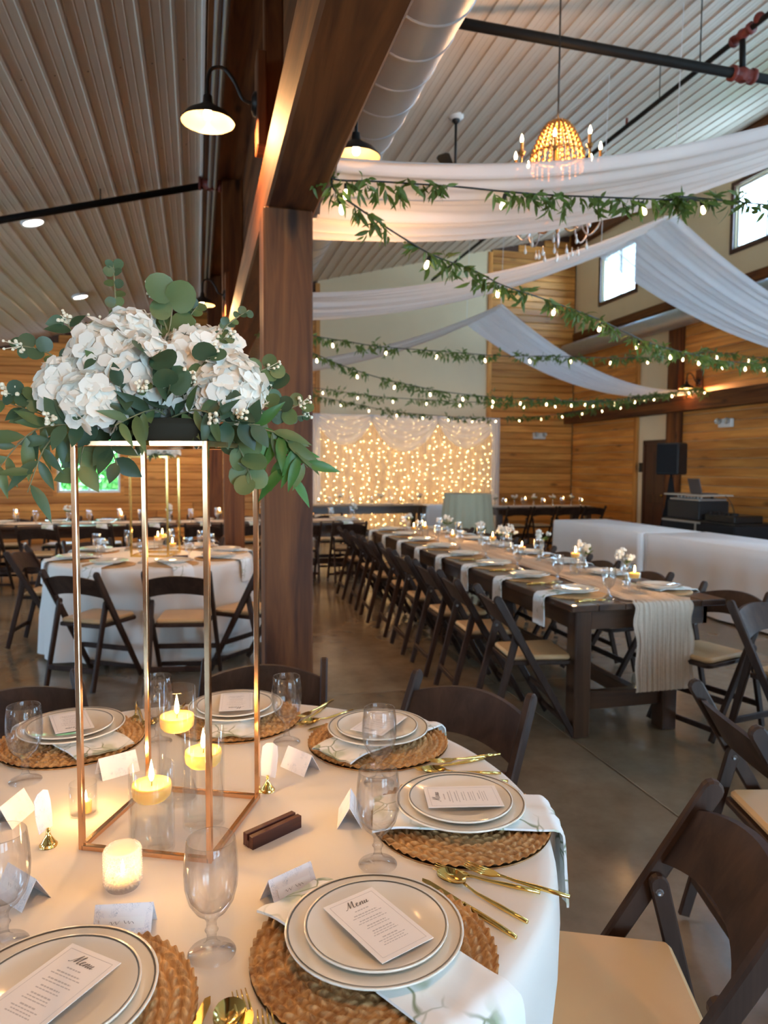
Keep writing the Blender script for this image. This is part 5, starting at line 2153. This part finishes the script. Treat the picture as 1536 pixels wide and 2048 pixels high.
HEADS = [(220, 728, -.02, .086, 0), (142, 775, -.03, .056, 0), (190, 806, -.08, .058, 0), (285, 748, -.05, .078, 0), (265, 682, .03, .060, 0), (385, 728, .02, .080, 0), (455, 780, -.05, .074, 0), (425, 715, .05, .062, 0), (345, 790, .05, .075, 0), (240, 800, .03, .07, 0), (400, 790, -.02, .06, 0)]
for i, (x, y, dy, r, rose) in enumerate(HEADS):
    me = rose_head(r, 30 + i) if rose else petal_head(r * .90, 30 + i, 64, .030)
    obj('rose_head' if rose else 'hydrangea_head', me, None, fa, fpx(x, y, dy), (R(random.uniform(-50, -25)), R(random.uniform(-15, 15)), 0) if rose else (0, 0, random.uniform(0, 6)))
obj('foam_tray', MB().lathe([(0, .0), (.10, .0), (.105, .03), (.09, .045), (0, .045)], 24), plain('dark_floral_foam', (.010, .014, .009), .9), fa)
# sprigs surveyed from the photo: pixel path, depth offset, kind, material, count, size, buds
SPR = [
    ([(170, 760), (95, 705), (30, 690)], -.02, 'round', 0, 8, .62, 12), ([(160, 800), (80, 800), (20, 782)], -.02, 'round', 2, 7, .62, 14), ([(170, 850), (70, 860), (-10, 945)], -.04, 'long', 2, 11, .95, 0),
    ([(180, 860), (100, 880), (55, 985)], -.07, 'long', 0, 9, .85, 0), ([(190, 850), (90, 830), (0, 800)], .03, 'oval', 0, 9, .8, 0), ([(240, 690), (232, 610), (226, 520)], .10, 'small', 0, 14, 1.0, 0),
    ([(330, 700), (342, 640), (345, 592)], .0, 'round', 2, 5, 1.2, 0), ([(345, 690), (320, 620), (308, 582)], .01, 'small', 2, 6, .9, 16), ([(350, 690), (375, 640), (395, 612)], .03, 'small', 2, 12, 1.0, 0),
    ([(430, 690), (455, 650), (498, 620)], .02, 'small', 0, 10, .85, 0), ([(430, 690), (445, 680), (455, 672)], -.03, 'small', 2, 4, .8, 10), ([(200, 720), (150, 670), (130, 636)], .0, 'oval', 1, 5, .8, 14),
    ([(230, 690), (205, 665), (195, 650)], .02, 'small', 2, 5, .9, 14), ([(500, 760), (525, 740), (545, 735)], .0, 'round', 2, 4, .8, 12), ([(500, 800), (560, 820), (608, 805)], .0, 'round', 2, 6, .62, 10),
    ([(500, 810), (540, 780), (540, 760)], .02, 'round', 0, 5, .9, 8), ([(500, 830), (560, 835), (615, 830)], .03, 'small', 0, 12, .7, 8), ([(480, 850), (560, 870), (615, 935)], -.05, 'long', 3, 12, 1.0, 0),
    ([(500, 850), (550, 880), (585, 965)], -.03, 'long', 3, 9, 1.0, 0), ([(440, 860), (480, 900), (505, 965)], -.07, 'round', 2, 8, 1.0, 0), ([(180, 870), (165, 900), (160, 950)], -.06, 'oval', 2, 6, 1.0, 0),
    ([(230, 860), (222, 890), (235, 930)], -.08, 'oval', 1, 6, .9, 0), ([(330, 850), (250, 845), (110, 850)], -.10, 'oval', 1, 14, 1.0, 0), ([(330, 850), (400, 840), (520, 850)], -.10, 'oval', 1, 14, 1.0, 0),
    ([(300, 840), (230, 835), (150, 825)], -.12, 'small', 0, 16, 1.1, 0), ([(330, 830), (300, 820), (230, 850)], -.13, 'long', 2, 9, .9, 0), ([(330, 840), (390, 820), (440, 835)], -.13, 'long', 2, 9, .8, 0),
    ([(300, 800), (300, 740), (322, 700)], -.13, 'round', 1, 4, 1.25, 0), ([(320, 830), (335, 790), (340, 770)], -.14, 'round', 1, 4, 1.2, 0), ([(270, 820), (250, 790), (240, 772)], -.13, 'oval', 1, 5, .85, 0),
    ([(300, 790), (290, 780), (285, 772)], -.14, 'small', 2, 4, .8, 14), ([(420, 790), (400, 750), (425, 705)], -.10, 'round', 0, 6, .85, 8), ([(440, 840), (455, 810), (452, 792)], -.12, 'oval', 1, 4, 1.0, 0),
    ([(440, 850), (470, 840), (480, 830)], -.12, 'small', 0, 4, .8, 16), ([(120, 850), (110, 840), (105, 838)], -.10, 'small', 0, 4, .8, 16), ([(410, 850), (420, 840), (425, 836)], -.13, 'small', 0, 3, .7, 14),
    ([(210, 760), (195, 725), (190, 715)], -.11, 'oval', 0, 3, .65, 0), ([(370, 800), (378, 770), (380, 755)], -.12, 'small', 2, 4, .8, 12), ([(320, 860), (330, 830), (350, 820)], .12, 'oval', 1, 8, 1.0, 0), ([(250, 850), (200, 840), (150, 870)], .12, 'oval', 0, 10, 1.0, 0), ([(420, 850), (470, 840), (540, 870)], .12, 'oval', 0, 10, 1.0, 0),
]
for i, (px, dy, kind, mat, n, s, buds) in enumerate(SPR):
    pts = [fpx(x, y, dy * (k + 1) / len(px)) for k, (x, y) in enumerate(px)]
    sprig(fa, pts, kind, mat, n, s, 200 + i, buds, droop=.9 if px[-1][1] > 900 else .25)

# second stand and smaller arrangement on the second round table
s2p = at(320, 1100, Z=TH)
gold_stand((T2.x + .02, T2.y + .05, TH), R(-16), 'slim gold stand on the second round table', GOLD, .30, .82, .016)
fb2 = thing('flower_arrangement', 'small white and green arrangement on the second gold stand', 'flowers', (T2.x + .02, T2.y + .05, TH + .82), 0, 'flower arrangements')
h2 = petal_head(.085, 77, 36, .034)
for k in range(6):
    a = k * 1.05
    obj('hydrangea_head', h2, None, fb2, (.11 * math.cos(a), .11 * math.sin(a), .06 + .02 * (k % 2)), (0, 0, k))
for k in range(26):
    a = k * 2.4
    d = Vector((math.cos(a), math.sin(a), random.uniform(-.6, .3)))
    place_leaf(fb2, random.choice(['oval', 'long', 'round']), k % 3, Vector((.13 * math.cos(a), .13 * math.sin(a), .02)), d, Vector((0, 0, 1)), 1.3)

# ================================================================== SETTINGS ON THE OTHER TABLES
CANDLES = {}


def far_candle(p, label, group, power=0.0, holder=True, h=.12):
    """candle floating in a small cylinder; the glass and the candle are two things"""
    key = round(h, 3)
    if key not in CANDLES:
        v, wl_ = cylinder_vase(p, .036, h, 'x', 'x', True)
        c = floating_candle(Vector(p) + Vector((0, 0, wl_ - .014)), 'x', 'x', .031, 0, True)
        CANDLES[key] = (v, c, wl_)
    else:
        v0, c0, wl_ = CANDLES[key]
        v, c = dup(v0, p), dup(c0, Vector(p) + Vector((0, 0, wl_ - .014)))
    v['label'], c['label'] = 'water cylinder ' + label, 'floating candle ' + label
    v['group'], c['group'] = 'candle vases ' + group, 'candles ' + group
    if power:
        point_light('candle_light', Vector(p) + Vector((0, 0, wl_ + .07)), power, (1, .55, .22), .015)
    return v


def bud_vase(p, label, group, seed, hgt=.12):
    o = thing('bud_vase', label, 'bud vase', p, 0, group)
    rnd = random.Random(seed)
    obj('glass_bottle', MB().lathe([(0, 0), (.022, 0), (.026, .01), (.026, .04), (.012, .07), (.011, hgt), (.013, hgt + .004)], 16), FARGLASS, o)
    st_ = MB()
    bl_ = MB()
    lf = MB()
    for k in range(6):
        e = Vector((rnd.uniform(-.045, .045), rnd.uniform(-.045, .045), hgt + rnd.uniform(.04, .10)))
        st_.tube([(0, 0, .02), (0, 0, hgt), e], .0015, 4)
        for q in range(5):
            bl_.blob(e + Vector((rnd.uniform(-.018, .018), rnd.uniform(-.018, .018), rnd.uniform(-.012, .018))), rnd.uniform(.008, .016), 6, 4)
        d = Vector((rnd.uniform(-1, 1), rnd.uniform(-1, 1), .3)).normalized()
        sd = d.orthogonal().normalized()
        u_ = sd.cross(d)
        b = Vector((0, 0, hgt + .02))
        M = Matrix(((sd.x, d.x, u_.x, b.x), (sd.y, d.y, u_.y, b.y), (sd.z, d.z, u_.z, b.z), (0, 0, 0, 1)))
        lf.add(LEAFDATA[0][0], LEAFDATA[0][1], True, M)
    obj('stems', st_, STEM, o)
    obj('blossoms', bl_, PETAL, o, kind='stuff')
    obj('sprig_leaves', lf, GLEAF, o)
    return o


# ---- long table: eight settings a side
NAP_L = napkin_mesh(.22, (LX1 - LX0) / 2 + .002, .17, .125, 2, False)
LC = (LX0 + LX1) / 2
for k in range(8):
    y = LY0 + .33 + .60 * k
    for side in (-1, 1):
        sx = LC + side * .285
        nm = '%s of the long table, %s from the hanging runner' % ('on the post side' if side < 0 else 'on the bar side', ORD[k])
        g = 'settings along the long table'
        kk = 'big' if k < 2 else 'far'
        ks = 'small' if k < 2 else 'farsmall'
        tag(obj('placemat', MAT_FAR, None, None, (sx, y, TH + .0005)), 'woven placemat ' + nm, 'placemat', g)
        tag(obj('napkin', NAP_L, None, None, (LC, y - .02 * side, TH + .003), (0, 0, R(-90) if side < 0 else R(90))), 'printed napkin hanging ' + nm, 'napkin', g)
        plate(kk, (sx, y, TH + .020), 'dinner plate ' + nm, g)
        plate(ks, (sx, y, TH + .028), 'salad plate ' + nm, g)
        goblet(False, (LC + side * .17, y - .17 * (1 if side < 0 else -1), TH + .002), 'water goblet ' + nm, g)
        if k < 4:
            me_y = -1 if side < 0 else 1
            cutlery('knife', (sx, y + me_y * .21, TH + .001), R(-90) if side < 0 else R(90), 'gold knife ' + nm, g)
            cutlery('fork', (sx + side * .01, y + me_y * .24, TH + .001), R(-90) if side < 0 else R(90), 'gold fork ' + nm, g)
CL = [((1150, 1150), .165, 1), ((1268, 1188), .13, 1), ((1045, 1112), .07, 1), ((985, 1100), .12, 0), ((905, 1085), .07, 1), ((850, 1075), .12, 1), ((825, 1068), .07, 0)]
for i, ((x, y), h, lit) in enumerate(CL):
    p = at(x, y, Z=TH)
    p.x = max(LC - .12, min(LC + .2, p.x))
    far_candle((p.x, p.y, TH + .008), 'on the long table runner, %s from its hanging end' % ORD[[1, 0, 2, 3, 4, 5, 6][i]], 'on the long table', .55 if lit else .2, True, h)
BV = [(1187, 1145), (1255, 1180), (1050, 1098), (1020, 1108), (960, 1090), (893, 1080), (815, 1062), (1130, 1120)]
for i, (x, y) in enumerate(BV):
    p = at(x, y, Z=TH)
    p.x = max(LC - .17, min(LC + .22, p.x)) + .03
    bud_vase((p.x, p.y + .06, TH + .008), 'bud vase with white blossoms on the long table, %s in the row' % ORD[i], 'bud vases on the long table', i, .10 + .03 * (i % 2))

# ---- second round table
NAP_2 = napkin_mesh(.43, T2R + .008, .17, .14, 6, False)
for i, deg in enumerate((-118, -73, -30, 12, 53, 98, 144, -164)):
    er = Vector((math.cos(R(deg)), math.sin(R(deg)), 0))
    et = Vector((-er.y, er.x, 0))
    nm = 'on the second round table, %s counting round from its aisle side' % ORD[i]
    g = 'settings on the second round table'
    q = T2 + er * .60
    tag(obj('placemat', MAT_FAR, None, None, (q.x, q.y, TH + .0005)), 'woven placemat ' + nm, 'placemat', g)
    tag(obj('napkin', NAP_2, None, None, (T2.x, T2.y, TH + .004), (0, 0, R(deg + 90))), 'printed napkin ' + nm, 'napkin', g)
    plate('far', (q.x, q.y, TH + .020), 'dinner plate ' + nm, g)
    plate('farsmall', (q.x, q.y, TH + .028), 'salad plate ' + nm, g)
    w_ = T2 + er * .43 + et * .17
    goblet(False, (w_.x, w_.y, TH + .002), 'water goblet ' + nm, g)
for i, (x, y, h) in enumerate(((316, 1105, .15), (325, 1108, .19), (345, 1112, .11))):
    p = at(x, y, Z=TH)
    far_candle((p.x, p.y + .02, TH + .001), 'under the slim gold stand, %s from the aisle' % ORD[i], 'on the second round table', .55, True, h)
hb_ = obj('sign_holder', MB().box((-.06, -.016, 0), (.06, .016, .026), .002), SIGNWOOD, None, (T2.x + .22, T2.y - .25, TH + .001), (0, 0, .1))
tag(hb_, 'small dark wooden sign holder on the second round table', 'sign holder')
obj('slot', MB().box((-.06, -.003, .0262), (.06, .003, .0266)), BLACKMETAL, hb_)

# ---- far cross row, aisle table, head table, side table
NAP_X = napkin_mesh(.18, .392, .14, .12, 8, False)
for k in range(12):
    x = 2.22 - 2.46 * 3 + .32 + .615 * k
    for side in (-1, 1):
        nm = 'on the %s side of the far cross row, %s from the aisle wall' % ('near' if side < 0 else 'far', ORD[k])
        g = 'settings on the far cross row'
        y = 9.71 + side * .22
        plate('far', (x, y, TH + .012), 'dinner plate ' + nm, g)
        if side < 0:
            tag(obj('napkin', NAP_X, None, None, (x, 9.71, TH + .003), (0, 0, 0)), 'white napkin ' + nm, 'napkin', g)
        goblet(False, (x + side * .17, 9.71 + side * .12, TH + .002), 'water goblet ' + nm, g)
    if k % 2 == 0:
        far_candle((x + .2, 9.72, TH + .008), 'on the far cross row, %s from the aisle wall' % ORD[k // 2], 'on the far cross row', .5 if k > 3 else .25, True, [.15, .10][k // 2 % 2])
    else:
        bud_vase((x + .18, 9.73, TH + .008), 'bud vase on the far cross row, %s from the aisle wall' % ORD[k // 2], 'bud vases on the far cross row', 50 + k)
for k in range(8):
    y = 11.1 + .29 * k
    for s in (-1, 1):
        goblet(False, (-4.16 + s * .17, y, TH + .002), 'goblet on the lengthwise table below the window, %s pair, %s side' % (ORD[k], 'aisle wall' if s < 0 else 'nave'), 'goblets on the lengthwise table')
    if k % 2 == 0:
        far_candle((-4.16, y + .1, TH + .008), 'on the lengthwise table below the window, %s from the cross row' % ORD[k // 2], 'on the lengthwise table', .25, True, .15)
        for s in (-1, 1):
            plate('far', (-4.16 + s * .25, y + .12, TH + .012), 'plate on the lengthwise table below the window, %s pair, %s side' % (ORD[k // 2], 'aisle wall' if s < 0 else 'nave'), 'plates on the lengthwise table')
for k in range(6):
    x = 2.0 + .40 * k
    goblet(False, (x, 13.2, TH + .002), 'goblet on the head table before the backdrop, %s from the post' % ORD[k], 'goblets on the head table')
    if k % 2 == 0:
        far_candle((x + .2, 13.3, TH + .008), 'on the head table, %s from the post' % ORD[k // 2], 'on the head table', .25, True, .10)
    else:
        bud_vase((x + .2, 13.34, TH + .008), 'bud vase on the head table before the backdrop, %s from the post' % ORD[k // 2], 'bud vases on the head table', 80 + k)
    plate('far', (x, 13.42, TH + .012), 'plate on the head table before the backdrop, %s from the post' % ORD[k], 'plates on the head table')
for k in range(5):
    x = 5.50 + .40 * k
    goblet(False, (x, 12.3, TH + .002), 'goblet on the side table by the pine end wall, %s from the sage table' % ORD[k], 'goblets on the side table')
    far_candle((x + .12, 12.45, TH + .008), 'on the side table by the end wall, %s from the sage table' % ORD[k], 'on the side table', .25 if k % 2 else 0, True, [.10, .15][k % 2])
    bud_vase((x - .08, 12.5, TH + .008), 'bud vase on the side table by the end wall, %s from the sage table' % ORD[k], 'bud vases on the side table', 120 + k)

# ================================================================== OUTSIDE THE WINDOWS
lawn = obj('lawn', MB().box((-40, YF + 1.0, -.3), (30, 60, -.2)), GRASS, kind='stuff')
tag(lawn, 'sunlit lawn beyond the end wall window')
for i in range(7):
    rnd = random.Random(300 + i)
    x, y, r = -11 + i * 2.9, YF + 5 + rnd.uniform(0, 1), 1.42
    o = thing('garden_tree', 'green leafy tree outside the window, %s along the lawn' % ORD[i], 'tree', (x, y, -.19), 0, 'trees outside the window')
    obj('trunk', MB().tube([(0, 0, 0), (.05, 0, 1.2), (.02, .05, 2.0)], [.12, .09, .05], 8), TRIMBROWN, o)
    cr = MB()
    for k in range(2600):
        a, zz = rnd.uniform(0, 6.283), rnd.uniform(-1, 1)
        q = math.sqrt(1 - zz * zz)
        rad = r * rnd.uniform(.6, 1)
        c = Vector((q * math.cos(a) * rad, q * math.sin(a) * rad, 1.75 + zz * rad * 1.1))
        s = rnd.uniform(.08, .16)
        d = Vector((rnd.uniform(-1, 1), rnd.uniform(-1, 1), rnd.uniform(-1, 1))).normalized()
        e = d.orthogonal().normalized()
        cr.add([c - d * s, c + e * s * .6, c + d * s, c - e * s * .6], [(0, 1, 2, 3)])
    obj('foliage', cr, OUTLEAF, o, kind='stuff')
